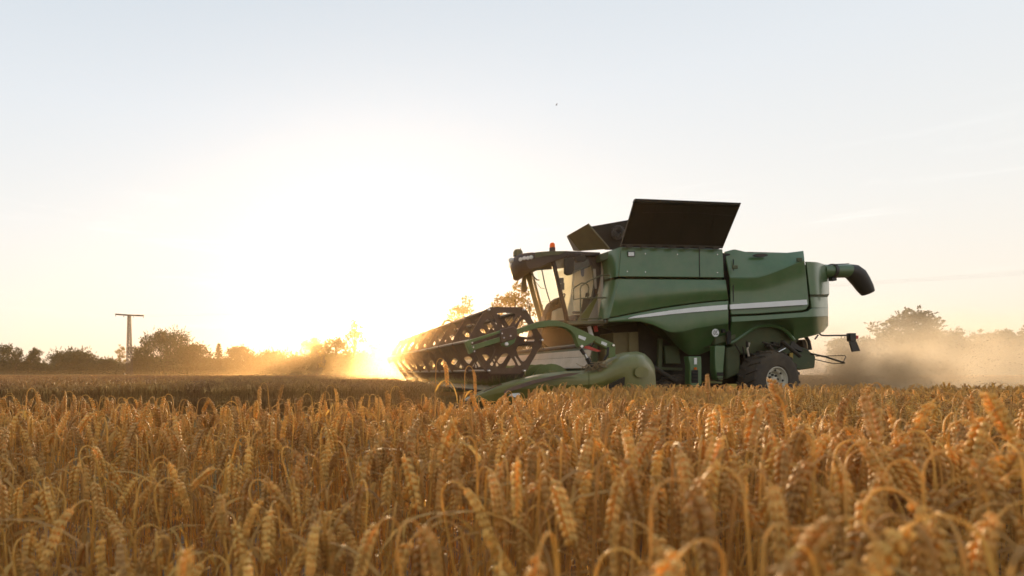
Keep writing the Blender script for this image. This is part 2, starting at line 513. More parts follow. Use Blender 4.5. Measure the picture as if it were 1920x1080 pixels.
# lower flank: an upright band and a belly tucked in under it
LOWTOP = [(1259, 623), (1262, 623.3)] + TT1[1:]
low_b = BOT1[:-1] + TT1
lp = MB()
lp.loft(sh(LINE2, 2.2), low_b, lambda u, v: 15.20 - 0.07 * math.sin(PI * (0.15 + 0.55 * v)), 48, 8)
lower = lp.build('lower_side_panel', M['green'], H, bevel=0.01)
MB().loft([(1241, 615.5), (1250, 620.8), (1259, 623.3)] + TT1[1:], BOT2, lambda u, v: 15.13 + 0.60 * v, 40, 8).build('belly_panel', M['green'], H, bevel=0.012)
MB().loft([(1179, 596.6), (1189, 592.6), (1220, 587.5), (1259, 581.8), (1295, 577.2), (1328, 574), (1364, 571.2)],
          [(1179, 597.4), (1189, 596.2), (1220, 593.5), (1259, 589), (1295, 585.6), (1328, 583), (1364, 580.3)],
          lambda u, v: 15.105, 30, 1, 0.03).build('stripe', M['white'], H)
# dark seam between the front and rear flanks
MB().prism([P(1355, 474, 15.36), P(1369, 476, 15.36), P(1371, 643, 15.36), P(1364, 646, 15.36)], (0, 0.05, 0)).build('flank_seam', M['gap'], H)
# rear engine panel with raised shoulder
ETOP = [(1359, 472), (1377, 467), (1390, 470), (1404, 473.7), (1440, 474.5), (1473, 474), (1490, 472.2), (1507, 470)]
EMID = [(1369, 520.5), (1390, 521), (1418, 520.5), (1435, 516), (1465, 505), (1479, 499), (1496, 492), (1509, 488)]
EBOT = [(1371, 590), (1420, 588), (1470, 584.5), (1500, 582.5), (1510, 581), (1515, 577), (1517, 570)]
MB().loft(ETOP, EMID, lambda u, v: 15.36 - 0.28 * v + 0.05 * (1 - u), 30, 5).build('engine_shield', M['green'], H, bevel=0.012)
MB().loft(EMID, EBOT, lambda u, v: 15.08 + 0.10 * min(1, v * 3) - 0.06 * max(0, v - .6), 30, 10).build('engine_side_panel', M['green'], H, bevel=0.012)
MB().loft([(1369.5, 570.8), (1440, 566.2), (1513, 561.6)], [(1369.8, 579.8), (1440, 575.8), (1514, 571)], lambda u, v: 15.09, 12, 1, 0.03).build('stripe', M['white'], H)
MB().prism([P(1427 + 13.5 * math.cos(a * PI / 8), 478.2 + 2.9 * math.sin(a * PI / 8), 15.24 + .004 * math.sin(a * PI / 8)) for a in range(16)], (0, .05, 0)).build('vent', M['black'], H)
# lower rear flank
TT2 = [(1372, 604), (1420, 601), (1503, 595), (1530, 594), (1553, 593.5)]
RLT = [(1372, 593.5), (1420, 591.5), (1470, 588), (1505, 585.5), (1516, 583), (1521, 578), (1553, 577)]
ARCH = [(1368, 643), (1380, 637), (1393, 628), (1404, 620), (1414, 614.5), (1425, 611), (1435, 610), (1446, 610), (1455, 611.5), (1465, 615), (1473, 620), (1481, 628), (1488, 637)]
RBOT = ARCH + [(1509, 633), (1530, 628), (1544, 622), (1553, 611)]


def tail(px):
    return max(0.0, (px - 1523) / 32.0) ** 2 * 0.8


def tailY(x0, x1, f):
    return lambda u, v: f(u, v) + tail(lerp(x0, x1, u))


MB().loft(RLT, TT2, tailY(1372, 1553, lambda u, v: 15.17 - 0.02 * v), 44, 4).build('rear_side_panel', M['green'], H, bevel=0.01)
MB().loft(TT2, RBOT, tailY(1370, 1553, lambda u, v: 15.15 + 0.45 * v), 60, 8).build('rear_belly_panel', M['green'], H)
# rolled lip round the wheel arch
MB().tube([P(x, y + 0.6, 15.56) for x, y in ARCH], 0.045, 8).build('arch_lip', M['green'], H)
HT = [(1512, 490.5), (1532, 491.5), (1547, 496), (1554, 505)]
MB().loft(HT, [(1519, 552), (1535, 552), (1548, 552), (1555, 551)], tailY(1512, 1555, lambda u, v: 15.22), 20, 6).build('tail_hood', M['green'], H)
MB().loft([(1519, 552.3), (1555, 551.3)], [(1519.5, 557), (1552, 556.7)], tailY(1519, 1553, lambda u, v: 15.27), 12, 1).build('hood_groove', M['green_dark'], H)
MB().loft([(1519.5, 557.2), (1552, 557)], [(1522, 577), (1553, 577)], tailY(1521, 1553, lambda u, v: 15.19), 16, 4).build('tail_side_panel', M['green'], H)
tp = MB(); tp.prism([P(1554, 505, 16.0), P(1555, 551, 16.0), P(1552, 557, 16.0), P(1553, 592, 16.0), P(1553, 611, 16.0), P(1530, 628, 16.0), P(1530, 495, 16.0)], (0, 2.2, 0))
tp.build('tail_panel', M['green'], H, bevel=0.05)
# engine deck
dk = MB(); dk.prism([P(1377, 471, 15.5), P(1505, 474, 15.5), P(1505, 486, 15.5), P(1377, 486, 15.5)], (0, 3.0, 0)); dk.build('engine_deck', M['green_dark'], H, bevel=0.03)

# tank lids
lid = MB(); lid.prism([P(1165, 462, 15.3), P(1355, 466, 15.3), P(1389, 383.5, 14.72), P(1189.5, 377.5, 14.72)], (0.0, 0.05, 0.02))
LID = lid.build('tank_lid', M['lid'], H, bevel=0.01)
MB().prism([P(1189, 379, 14.66), P(1388, 385, 14.66), P(1390.3, 380, 14.66), P(1191.8, 372, 14.66)], (0, 0.09, 0)).build('lid_lip', M['lid'], LID, bevel=0.01)
MB().tube([P(1166, 459, 15.27), P(1260, 460.6, 15.27), P(1355, 463, 15.27)], 0.022, 8).build('hinge', M['soot'], LID)
MB().tube([P(1205, 398.5, 14.8), P(1260, 398, 14.8), P(1310, 399, 14.8), P(1375, 405, 14.8)], 0.010, 6).build('rib', M['lid'], LID)
for k in range(7):
    MB().box(P(1180 + k * 27, 461.8 + k * .55, 15.25), (0.16, 0.05, 0.05)).build('hinge_knuckle', M['soot'], LID)
for x0, x1 in ((1216, 1232), (1268, 1284), (1326, 1345)):
    MB().prism([P(x0, 459, 15.28), P(x0 + 1.6, 459, 15.28), P(x1 + 1.6, 384, 14.70), P(x1, 384, 14.70)], (0, -0.015, 0)).build('rib', M['lid'], LID)
MB().prism([P(1311, 467.5, 15.345), P(1312, 467.5, 15.345), P(1312.8, 519, 15.19), P(1311.8, 519, 15.19)], (0, .02, 0)).build('panel_seam', M['gap'], H)
for x, y in ((1176, 509), (1210, 476), (1270, 477), (1345, 477), (1345, 511), (1210, 510)):
    MB().lathe([(0, .008), (.014, .007), (.02, -.01)], P(x, y, 15.36 - .16 * (y - 464) / 55), (0, -1, 0), 8).build('bolt', M['steel'], H)
MB().prism([P(1354, 617, 15.16), P(1360, 617, 15.16), P(1361, 624, 15.18), P(1354, 624, 15.18)], (0, .05, 0)).build('latch', M['gap'], H, bevel=.01)
for x, y in ((1379, 500), (1500, 486)):
    MB().prism([P(x - 5, y - 3, 15.07), P(x + 5, y - 3, 15.07), P(x + 5, y + 4, 15.07), P(x - 5, y + 4, 15.07)], (0, .04, 0)).build('latch', M['green_dark'], H, bevel=.012)
MB().prism([P(1375, 486, 15.25), P(1376, 486, 15.25), P(1376, 566, 15.06), P(1375, 566, 15.06)], (0, .02, 0)).build('panel_seam', M['gap'], H)
fl = MB(); fl.prism([P(1142, 467, 16.0), P(1101.5, 420, 15.9), P(1064, 441.5, 17.1), P(1087, 471, 17.2)], (0.05, 0.03, 0.03))
FL = fl.build('front_lid', M['olive'], H, bevel=0.008)
FL['label'] = 'olive front tank lid tilted forward'
MB().prism([P(1064, 441.5, 17.1), P(1062.5, 443.5, 17.15), P(1075, 470, 17.3), P(1087, 471, 17.2)], (0.06, 0.04, 0)).build('lid_edge', M['galv'], FL)
MB().lathe([(0, -.01), (0.02, -.01), (0.02, .02)], P(1101, 442, 16.35), (-1, -0.6, 0.3), 10).build('bolt', M['steel'], FL)
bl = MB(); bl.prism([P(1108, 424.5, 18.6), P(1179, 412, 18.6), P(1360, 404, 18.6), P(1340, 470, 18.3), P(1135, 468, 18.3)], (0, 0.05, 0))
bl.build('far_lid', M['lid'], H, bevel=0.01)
au = MB()
for k in range(9):
    a0 = R.uniform(0, 6); rr = R.uniform(0.10, 0.19)
    cx, cy = 1159 + R.uniform(-4, 4), 437 + R.uniform(-4, 4)
    c = P(cx, cy, 18.3)
    au.tube([c + Vector((math.cos(a0 + t * .7) * rr, 0.05 * math.sin(t), math.sin(a0 + t * .7) * rr)) for t in range(8)], 0.022, 6)
au.build('chain_bundle', M['black'], H)
# tank rim and roof deck behind the cab
MB().prism([P(1126, 476, 15.9), P(1166, 463, 15.45), P(1166, 480, 15.45), P(1126, 490, 15.9)], (0, 2.8, 0)).build('tank_front_rim', M['green_dark'], H, bevel=0.02)

# unloading tube
ut = MB(); cU = [P(1540, 508, 15.9), P(1556, 508.5, 15.9), P(1575, 508.5, 15.9), P(1592, 508, 15.9)]
ut.tube(cU, [0.175, 0.175, 0.18, 0.18], 24)
UT = ut.build('unloading_tube', M['green'], H)
MB().tube([P(1557, 508.5, 15.9), P(1562, 508.5, 15.9)], 0.20, 24).build('clamp', M['black'], UT)
MB().box(P(1561, 524, 15.85), (0.13, 0.12, 0.08)).build('latch', M['black'], UT, bevel=0.01)
sp = MB(); sp.tube([P(1590, 508, 15.9), P(1598, 509.5, 15.9), P(1606, 516, 15.9), P(1614, 527, 15.9), P(1622, 540, 15.9), P(1627.5, 549, 15.9)],
                   [0.185, 0.205, 0.215, 0.20, 0.18, 0.15], 20)
sp.build('spout', M['black'], UT)
MB().tube([P(1553, 497, 15.75), P(1570, 495.5, 15.75), P(1592, 494.5, 15.75)], 0.012, 6).build('hose', M['black'], UT)

# ---- rear wheel
def wheel(name, cpos, Rr, W, steer, rim_r, tyre_m, rim_m, lugs=20):
    ax = Matrix.Rotation(steer, 3, 'Z') @ Vector((0, -1, 0))
    h = W / 2
    t = MB()
    t.lathe([(rim_r, -h * .80), (rim_r + .05, -h * .95), (Rr * .78, -h), (Rr * .92, -h * .93), (Rr * .97, -h * .8), (Rr * .985, -h * .4), (Rr * .985, h * .4), (Rr * .97, h * .8),
             (Rr * .92, h * .93), (Rr * .78, h), (rim_r + .05, h * .95), (rim_r, h * .80)], cpos, ax, 56, close=True)
    u = ax.orthogonal().normalized(); wv = ax.cross(u)
    for k in range(lugs):
        for sgn in (-1, 1):
            a = 2 * PI * (k + (0.5 if sgn > 0 else 0)) / lugs
            pts = []
            for q, (al, da) in enumerate(((0.05, 0.10), (0.55, 0.02), (0.93, -0.06))):
                aa = a + da
                d = u * math.cos(aa) + wv * math.sin(aa)
                tg = -u * math.sin(aa) + wv * math.cos(aa)
                rad = Rr * (1.02 if q < 2 else 0.975)
                pts.append((Vector(cpos) + d * rad + ax * (sgn * h * al), d, tg))
            vs = []
            for p, d, tg in pts:
                for (e, f_) in ((-.028, .015), (.028, .015), (.035, -.05), (-.035, -.05)):
                    vs.append(p + tg * e + d * f_)
            fs = [(0, 1, 2, 3), (11, 10, 9, 8)]
            for i in range(2):
                for e in range(4):
                    fs.append((i * 4 + e, i * 4 + 4 + e, i * 4 + 4 + (e + 1) % 4, i * 4 + (e + 1) % 4))
            t.add(vs, fs)
    T = t.build(name, tyre_m, H)
    r = MB()
    r.lathe([(rim_r * 1.03, h * .80), (rim_r * 1.05, h * .86), (rim_r * .98, h * .88), (rim_r * .93, h * .70), (rim_r * .86, h * .62), (rim_r * .80, h * .66), (rim_r * .70, h * .60),
             (rim_r * .62, h * .30), (rim_r * .56, h * .26), (rim_r * .50, h * .42), (rim_r * .30, h * .46), (rim_r * .26, h * .62), (rim_r * .14, h * .66), (0, h * .66)], cpos, ax, 40)
    RM = r.build('rim', rim_m, T)
    hb = MB()
    for k in range(8):
        a = 2 * PI * k / 8 + .2
        d = u * math.cos(a) + wv * math.sin(a)
        c = Vector(cpos) + d * rim_r * .42 + ax * (h * .44)
        hb.lathe([(0, .035), (.028, .035), (.03, .0)], c, ax, 8)
    hb.build('wheel_nuts', M['soot'], T, kind='stuff')
    hh = MB()
    for k in range(8):
        a = 2 * PI * k / 8
        d = u * math.cos(a) + wv * math.sin(a)
        c = Vector(cpos) + d * rim_r * .76 + ax * (h * .645)
        hh.lathe([(0, .012), (.028, .012), (.03, .0)], c, ax, 10)
    hh.build('rim_holes', M['gap'], T, kind='stuff')
    return T


wheel('rear_wheel', P(1440, 713, 15.55), 0.77, 0.56, math.radians(14), 0.345, M['tyre'], M['rim'])
wheel('rear_wheel', P(1440, 713, 15.55) + Vector((0, 2.9, 0)), 0.77, 0.56, math.radians(14), 0.345, M['tyre'], M['rim'])
wheel('front_wheel', P(1268, 748, 15.9) + Vector((0, 0, 0.02)), 0.62, 0.5, 0, 0.36, M['tyre'], M['yellow'])
wheel('front_wheel', P(1268, 748, 15.9) + Vector((0, 2.3, 0.02)), 0.62, 0.5, 0, 0.36, M['tyre'], M['yellow'])

# ---- underside: chassis, feeder house, ladders, axle
ch = MB()
ch.prism([P(1195, 600, 16.2), P(1290, 640, 16.2), P(1395, 640, 16.2), P(1395, 735, 16.2), P(1230, 735, 16.2), P(1195, 690, 16.2)], (0, 1.7, 0))
ch.build('chassis', M['soot'], H, bevel=0.03)
ax = MB(); ax.tube([P(1440, 700, 15.8), P(1440, 700, 15.8) + Vector((0, 2.5, 0))], 0.12, 12)
ax.prism([P(1395, 655, 16.1), P(1500, 650, 16.1), P(1500, 690, 16.1), P(1395, 690, 16.1)], (0, 1.7, 0))
ax.build('rear_axle', M['soot'], H, bevel=0.02)
MB().prism([P(1150, 624, 15.85), P(1197, 622, 15.85), P(1199, 690, 15.85), P(1150, 690, 15.85)], (0, 0.9, 0)).build('front_cabinet', M['olive'], H, bevel=0.02)
MB().prism([P(1179, 623, 15.78), P(1193, 622, 15.78), P(1194, 668, 15.78), P(1180, 668, 15.78)], (0, 0.06, 0)).build('cabinet_door', M['olive'], H, bevel=0.01)
ud = MB()
ud.prism([P(1236, 635, 15.95), P(1243, 635, 15.95), P(1241, 690, 15.95), P(1234, 690, 15.95)], (0, 0.1, 0))
ud.prism([P(1228, 688, 15.9), P(1280, 690, 15.9), P(1280, 695, 15.9), P(1228, 693, 15.9)], (0, 0.15, 0))
ud.prism([P(1246, 648, 16.0), P(1272, 648, 16.0), P(1277, 682, 16.0), P(1248, 682, 16.0)], (0, 0.1, 0))
ud.build('side_brackets', M['green_dark'], H, bevel=0.01)
MB().tube([P(1225, 688, 15.6), P(1268, 716, 15.6)], 0.06, 8).build('drag_link', M['soot'], H)
for k, (x0, x1, y0, y1, ym) in enumerate(((1291, 1315, 668, 726, 686), (1341, 1360, 648, 713, 690))):
    s_ = MB()
    s_.prism([P(x0, y0, 15.3), P(x1, y0, 15.3), P(x1 + (1 if k == 0 else -3), ym, 15.3), P(x1 + (1 if k == 0 else -4), y1 - 8, 15.3), P(x1 - 4, y1, 15.3), P(x0 + 6, y1, 15.3), P(x0 + 2, y1 - 8, 15.3), P(x0 + (3 if k == 0 else 0), ym, 15.3)], (0, 0.22, 0))
    S = s_.build('step_bracket', M['green'], H, bevel=0.02)
    cx = (x0 + x1) / 2
    MB().prism([P(cx - 6, ym + 8, 15.285), P(cx + 6, ym + 8, 15.285), P(cx + 6, y1 - 8, 15.285), P(cx - 6, y1 - 8, 15.285)], (0, 0.01, 0)).build('step_recess', M['gap'], S)
    tr = MB()
    for q in range(3):
        tr.box(P(cx, ym + 13 + q * 6, 15.27), (0.15, 0.03, 0.02))
    tr.build('step_tread', M['soot'], S)
    if k == 0:
        MB().box(P(1304, 677, 15.29), (0.07, 0.01, 0.17)).build('sticker', M['sticker'], S)
        MB().box(P(1304, 691, 15.285), (0.06, 0.02, 0.06)).build('reflector', M['orange'], S)
MB().prism([P(1330, 714, 15.45), P(1354, 715, 15.45), P(1354, 719, 15.45), P(1330, 718, 15.45)], (0, 0.4, 0)).build('step_bar', M['green_dusty'], H)
MB().prism([P(1362, 651, 15.6), P(1388, 648, 15.6), P(1390, 700, 15.6), P(1362, 712, 15.6)], (0, 0.5, 0)).build('fuel_tank', M['green_dark'], H, bevel=0.05)
cb = MB(); cb.prism([P(1367, 720, 15.1), P(1383, 720, 15.1), P(1381, 728, 15.1), P(1388, 737, 15.1), P(1388, 752, 15.1), P(1362, 752, 15.1), P(1362, 737, 15.1), P(1369, 728, 15.1)], (0, 0.12, 0))
CB = cb.build('stone_trap_cover', M['yellow'], H, bevel=0.015)
MB().lathe([(0, .01), (.025, .01), (.03, -.01)], P(1374, 734, 15.1), (0, -1, 0), 12).build('hole', M['gap'], CB)
# struts, hoses and springs by the wheel
hs = MB()
for (a, b_, r_) in (((1400, 640), (1404, 668), .03), ((1393, 650), (1396, 672), .02), ((1455, 660), (1475, 645), .03), ((1378, 645), (1388, 662), .018), ((1430, 642), (1462, 650), .025), ((1440, 648), (1452, 658), .04), ((1466, 640), (1500, 668), .05)):
    hs.tube([P(*a, 15.4), P(*b_, 15.5)], r_, 8)
for k in range(6):
    x = 1438 + k * 6; hs.box(P(x, 647 + 3 * math.sin(k * 2), 15.6), (0.07, 0.1, 0.1))
hs.build('struts', M['soot'], H)
MB().tube([P(1459, 660, 15.3), P(1472, 653, 15.3)], 0.022, 8).build('steering_rod', M['steel'], H)
MB().tube([P(1404, 668, 15.4), P(1401, 655, 15.4), P(1405, 643, 15.5)], 0.022, 8).build('pipe', M['galv'], H)
# chopper and spreader at the tail
cp = MB(); cp.prism([P(1484, 642, 15.9), P(1515, 655, 15.9), P(1530, 668, 15.9), P(1528, 690, 15.9), P(1500, 694, 15.9), P(1482, 688, 15.9)], (0, 1.8, 0))
CP = cp.build('straw_chopper', M['green_dark'], H, bevel=0.03)
MB().box(P(1483, 668, 15.8), (0.09, 0.03, 0.18)).build('warning_sign', M['yellow'], CP)
MB().prism([P(1484, 641, 15.7), P(1488, 640, 15.7), P(1507, 655, 15.7), P(1505, 660, 15.7), P(1482, 650, 15.7)], (0, 1.2, 0)).build('chopper_guard', M['black'], CP)
MB().tube([P(1511, 632, 15.8), P(1516, 640, 15.8), P(1519, 656, 15.8)], 0.045, 8).build('chopper_hanger', M['soot'], H)
MB().prism([P(1503, 637, 16.2), P(1512, 636, 16.2), P(1516, 656, 16.2), P(1508, 656, 16.2)], (0, 0.6, 0)).build('rubber_flap', M['seat'], H)
MB().tube([P(1520, 663, 15.9), P(1548, 669, 15.9), P(1583, 680.5, 15.9)], 0.025, 8).build('spreader_bar', M['soot'], H)
MB().tube([P(1530, 668, 16.4), P(1584, 666.5, 16.3), P(1586, 669, 16.3), P(1580.5, 680, 15.9)], 0.012, 6).build('spreader_bar', M['soot'], H)
MB().tube([P(1528, 674, 16.0), P(1562, 681.5, 15.9), P(1583, 681.5, 15.9)], 0.012, 6).build('spreader_bar', M['soot'], H)
# tail lamp arm
MB().tube([P(1536, 625, 15.9), P(1540, 628.5, 15.9), P(1546, 629.3, 15.9), P(1595, 628.6, 15.9)], 0.022, 8).build('lamp_arm', M['black'], H)
MB().tube([P(1534, 628, 15.9), P(1528, 636, 15.9)], 0.02, 6).build('arm_stay', M['black'], H)
TL = MB().prism([P(1594, 624.5, 15.85), P(1605.5, 624.5, 15.85), P(1605.5, 640, 15.85), P(1595, 640, 15.85)], (0, 0.12, 0)).build('tail_lamp', M['black'], H, bevel=0.01)
MB().prism([P(1605.8, 629, 15.87), P(1609.5, 629, 15.87), P(1609.5, 635.5, 15.87), P(1605.8, 635.5, 15.87)], (0, 0.1, 0)).build('lens', M['red'], TL)
MB().prism([P(1593.5, 640.5, 15.86), P(1606, 640, 15.86), P(1613, 658, 15.86), P(1599, 659.5, 15.86)], (0, 0.04, 0)).build('mudflap', M['black'], TL)

# number disc, mirrored as it stands in the photograph
cD = P(1343, 624, 15.10)
dz = lambda u: None
D = MB().lathe([(0, .012), (.086, .012), (.09, 0)], cD + Vector((0, 0.035, 0)), (0, -1, 0.0), 28)
D.v = [Vector((q.x, q.y, cD.z + (q.z - cD.z) * 1.14)) for q in D.v]
DO = D.build('number_disc', M['sticker'], H)
fc = bpy.data.curves.new('number', 'FONT'); fc.body = '20'; fc.size = 0.155; fc.align_x = 'CENTER'; fc.align_y = 'CENTER'; fc.extrude = 0.002
fo = bpy.data.objects.new('number', fc); COL.objects.link(fo)
fm = bpy.data.meshes.new_from_object(fo.evaluated_get(bpy.context.evaluated_depsgraph_get()))
bpy.data.objects.remove(fo); bpy.data.curves.remove(fc)
fm.transform(Matrix.Rotation(PI / 2, 4, 'X')); fm.transform(Matrix.Diagonal((-0.78, 1, 1.05, 1)))
fm.materials.clear(); fm.materials.append(M['ink'])
link_mesh('number', fm, DO, cD + Vector((0, 0.018, 0)))
MB().box(P(1183.5, 476.3, 15.30), (0.18, 0.02, 0.135)).build('sticker_frame', M['gap'], H)
MB().box(P(1183.5, 476.3, 15.287), (0.145, 0.01, 0.10)).build('sticker', M['sticker'], H)

# ------------------------------------------------------------------ cab
YN, YFAR = 16.15, 17.85
floor = MB().prism([P(1020, 600, YN), P(1118, 601, YN), P(1118, 612, YN), P(1024, 612, YN)], (0, 1.7, 0))
CAB = floor.build('cab', M['cabdark'], H, bevel=0.02)
# roof: rounded slab with a drooping visor
rf = MB()
secs = [(16.0, 1.0), (16.25, 1.12), (17.0, 1.18), (17.75, 1.12), (18.0, 1.0)]
prof_t = [(957.5, 489), (960, 478), (966, 473.6), (976, 473), (990, 473.2), (1018, 471), (1060, 470.3), (1126, 473)]
prof_b = [(959, 495), (963, 501), (968, 505.5), (985, 504), (1000, 500), (1020, 493.5), (1060, 483), (1126, 478.5)]
rings = []
for (Yr, k) in secs:
    shift = (Yr - 17.0) ** 2 * 0.18
    tt = [P(x, lerp(486, y, k if y < 486 else 1), 16.0) for x, y in prof_t]
    bb = [P(x, y, 16.0) for x, y in prof_b]
    ring = []
    for q in tt + bb[::-1]:
        fr = min(1.0, max(0.0, 1 - (q.x - P(957, 489, 16).x) / 1.3))
        ring.append(Vector((q.x + {16.0: .42, 16.25: .24, 17.0: .29, 17.75: .60, 18.0: .78}[Yr] * fr, Yr, q.z)))
    rings.append(ring)
n = len(rings[0])
for ring in rings:
    rf.v += ring
for i in range(len(rings) - 1):
    for k in range(n):
        rf.f.append((i * n + k, i * n + (k + 1) % n, (i + 1) * n + (k + 1) % n, (i + 1) * n + k))
rf.f.append(tuple(range(n))); rf.f.append(tuple((len(rings) - 1) * n + k for k in reversed(range(n))))
ROOF = rf.build('cab_roof', M['cabdark'], CAB, angle=50, bevel=0.02)
MB().loft([(1018, 471.5), (1060, 470.8)], [(1018, 480), (1050, 477), (1060, 471.6)], lambda u, v: 15.97, 8, 2, 0.05).build('roof_trim', M['roofgreen'], CAB)
MB().loft([(1004, 473), (1017, 471.8)], [(1004, 483.5), (1017, 480.8)], lambda u, v: 15.98, 4, 2, 0.05).build('roof_trim', M['roofgreen'], CAB)
for i, (x, y) in enumerate(((976, 486.2), (983, 484), (989.7, 483.6), (995.5, 482.4))):
    MB().lathe([(0, .03), (.045, .03), (.055, .0), (.06, -.05)], P(x, y, 15.95 + max(0, 990 - x) * .011), (-0.45, -1, -0.1), 12).build('work_lamp', M['lens'], CAB)
for i, (x, y) in enumerate(((958.5, 488), (961, 497), (964, 500))):
    MB().lathe([(0, .06), (.06, .05), (.08, .0), (.06, -.05)], P(x, y, 16.5 + .3 * i), (-1, -.2, -0.2), 12).build('work_lamp', M['lens'], CAB)
MB().lathe([(0, .15), (.09, .13), (.13, .06), (.13, -.06)], P(971, 476.5, 17.0), (0, 0, 1), 16).build('receiver_dome', M['roofgreen'], CAB)
MB().tube([P(976, 474, 17.0), P(976, 464.5, 17.0)], 0.007, 5).build('aerial', M['black'], CAB)
BE = MB().lathe([(0.0, .20), (.035, .195), (.062, .165), (.072, .12), (.072, .06)], P(1035.5, 468, 16.6), (0, 0, 1), 16).build('beacon', M['orange'], CAB)
MB().lathe([(0.074, .065), (.08, .05), (.08, -.04), (0, -.04)], P(1035.5, 468.5, 16.6), (0, 0, 1), 16).build('beacon_base', M['cabdark'], CAB)


def bar(a, w_, d_, name, m, parent):
    """curved flat pillar through points a..b"""
    mb = MB(); mb.tube(a, w_, 8, True, d_); return mb.build(name, m, parent, bevel=0)


# pillars
bar([P(1037, 490, YN), P(1044, 520, YN - .05), P(1053, 558, YN - .08), P(1060, 585, YN - .05), P(1063, 604, YN)], 0.062, 0.8, 'pillar', M['cabdark'], CAB)
bar([P(988, 499, YFAR), P(998, 535, YFAR + .03), P(1009, 575, YFAR + .03), P(1018, 604, YFAR)], 0.13, 0.7, 'pillar', M['pillar'], CAB)
MB().prism([P(1104, 482, YN), P(1127, 478, YN), P(1127, 512, YN), P(1124, 535, YN), P(1118, 560, YN), P(1100, 604, YN), P(1094, 604, YN), P(1112, 556, YN), P(1116, 530, YN), P(1112, 500, YN)], (0, 0.12, 0)).build('pillar', M['cabdark'], CAB, bevel=0.01)
MB().prism([P(1098, 487, YN + 1.65), P(1127, 482, YN + 1.65), P(1127, 604, YN + 1.65), P(1106, 604, YN + 1.65)], (0, 0.1, 0)).build('pillar', M['cabdark'], CAB, bevel=0.01)
# rear cab wall, partly glazed
MB().prism([P(1127, 476, 16.2), P(1131, 476, 16.2), P(1131, 610, 16.2), P(1127, 610, 16.2)], (0, 1.7, 0)).build('rear_wall', mat('cab_lining', (0.80, 0.69, 0.54), 0.7, var=.15, scale=2), CAB)
MB().prism([P(1080, 604, YN - .02), P(1122, 550, YN - .02), P(1119, 568, YN - .02), P(1104, 604, YN - .02)], (0, 0.04, 0)).build('door_lower_panel', M['green_dusty'], CAB, bevel=0.008)
MB().prism([P(1101, 604, YN - .04), P(1121, 560, YN - .04), P(1121, 604, YN - .04)], (0, 0.03, 0)).build('step_panel', M['galv'], CAB)
# glazing
ws = MB()
nr = 10
for i in range(nr + 1):
    t = i / nr
    Yc = lerp(YN, YFAR, t)
    bul = -0.22 * math.sin(PI * t)
    for (nx, ny, fx, fy) in ((1037, 490, 988, 497), (1050, 545, 1003, 552), (1063, 604, 1018, 604)):
        a, c = P(nx, ny, YN), P(fx, fy, YFAR)
        q = a.lerp(c, t); q.x += bul; ws.v.append(q)
for i in range(nr):
    for j in range(2):
        ws.f.append((i * 3 + j, i * 3 + j + 1, (i + 1) * 3 + j + 1, (i + 1) * 3 + j))
ws.build('windscreen', M['glass'], CAB, recalc=False)
pn = MB().add([P(1040, 488, YN + .02), P(1107, 484, YN + .02), P(1117, 530, YN + .02), P(1113, 556, YN + .02), P(1097, 602, YN + .02), P(1065, 602, YN + .02)], [(0, 1, 2, 3, 4, 5)])
pn.build('door_window', M['glass'], CAB)
pn = MB().add([P(1003, 488, YFAR), P(1040, 487, YFAR), P(1052, 600, YFAR), P(1022, 600, YFAR)], [(0, 1, 2, 3)])
pn.build('far_window', M['glass'], CAB)
pn = MB().add([P(1040.3, 487, YFAR), P(1104, 484, YFAR), P(1106, 600, YFAR), P(1052.3, 600, YFAR)], [(0, 1, 2, 3)])
pn.build('far_window', M['glass_dirty'], CAB)
# inside
st = MB()
st.box(P(1085, 596, 17.0), (0.5, 0.5, 0.14)); st.box(P(1101, 576, 17.0), (0.14, 0.48, 0.55), Matrix.Rotation(0.15, 3, 'Y'))
st.box(P(1104, 552, 17.0), (0.10, 0.28, 0.16), Matrix.Rotation(0.15, 3, 'Y')); st.box(P(1087, 586, 16.6), (0.42, 0.1, 0.07))
st.build('operator_seat', M['seat'], CAB, bevel=0.04)
MB().prism([P(1040, 606, 16.6), P(1042, 582, 16.6), P(1055, 576, 16.6), P(1064, 583, 16.6), P(1062, 606, 16.6)], (0, 0.3, 0)).build('console', M['galv'], CAB, bevel=0.04)
swl = MB()
cS = P(1052, 562, 17.0)
swl.tube([cS + Vector((-.02 + .1 * math.cos(a), .20 * math.sin(a), .17 * math.cos(a))) for a in [k * 2 * PI / 20 for k in range(21)]], 0.018, 6)
swl.tube([cS, P(1046, 600, 17.0)], 0.06, 8)
swl.build('steering_wheel', M['cabdark'], CAB)
MB().prism([P(1021, 604, 17.1), P(1024, 590, 17.1), P(1034, 568, 17.1), P(1050, 556, 17.1), P(1060, 566, 17.1), P(1046, 604, 17.1)], (0, 0.4, 0)).build('dashboard', M['cabdark'], CAB, bevel=0.04)
MB().box(P(1053, 526, 16.6), (0.11, 0.05, 0.16)).build('monitor', M['cabdark'], CAB, bevel=0.01)
MB().box(P(1055, 537, 16.6), (0.09, 0.04, 0.2)).build('monitor', M['soot'], CAB, bevel=0.01)
MB().prism([P(1092, 505, 17.2), P(1101, 501, 17.2), P(1106, 508, 17.2), P(1105, 526, 17.2), P(1099, 524, 17.2), P(1093, 514, 17.2)], (0, 0.15, 0)).build('coat', mat('lilac_cloth', (0.17, 0.16, 0.24), 0.9), CAB, bevel=0.03)
MB().prism([P(1112, 504, YN - .02), P(1117, 504, YN - .02), P(1119, 541, YN - .02), P(1116, 541, YN - .02)], (0, 0.02, 0)).build('pillar_strip', M['galv'], CAB)
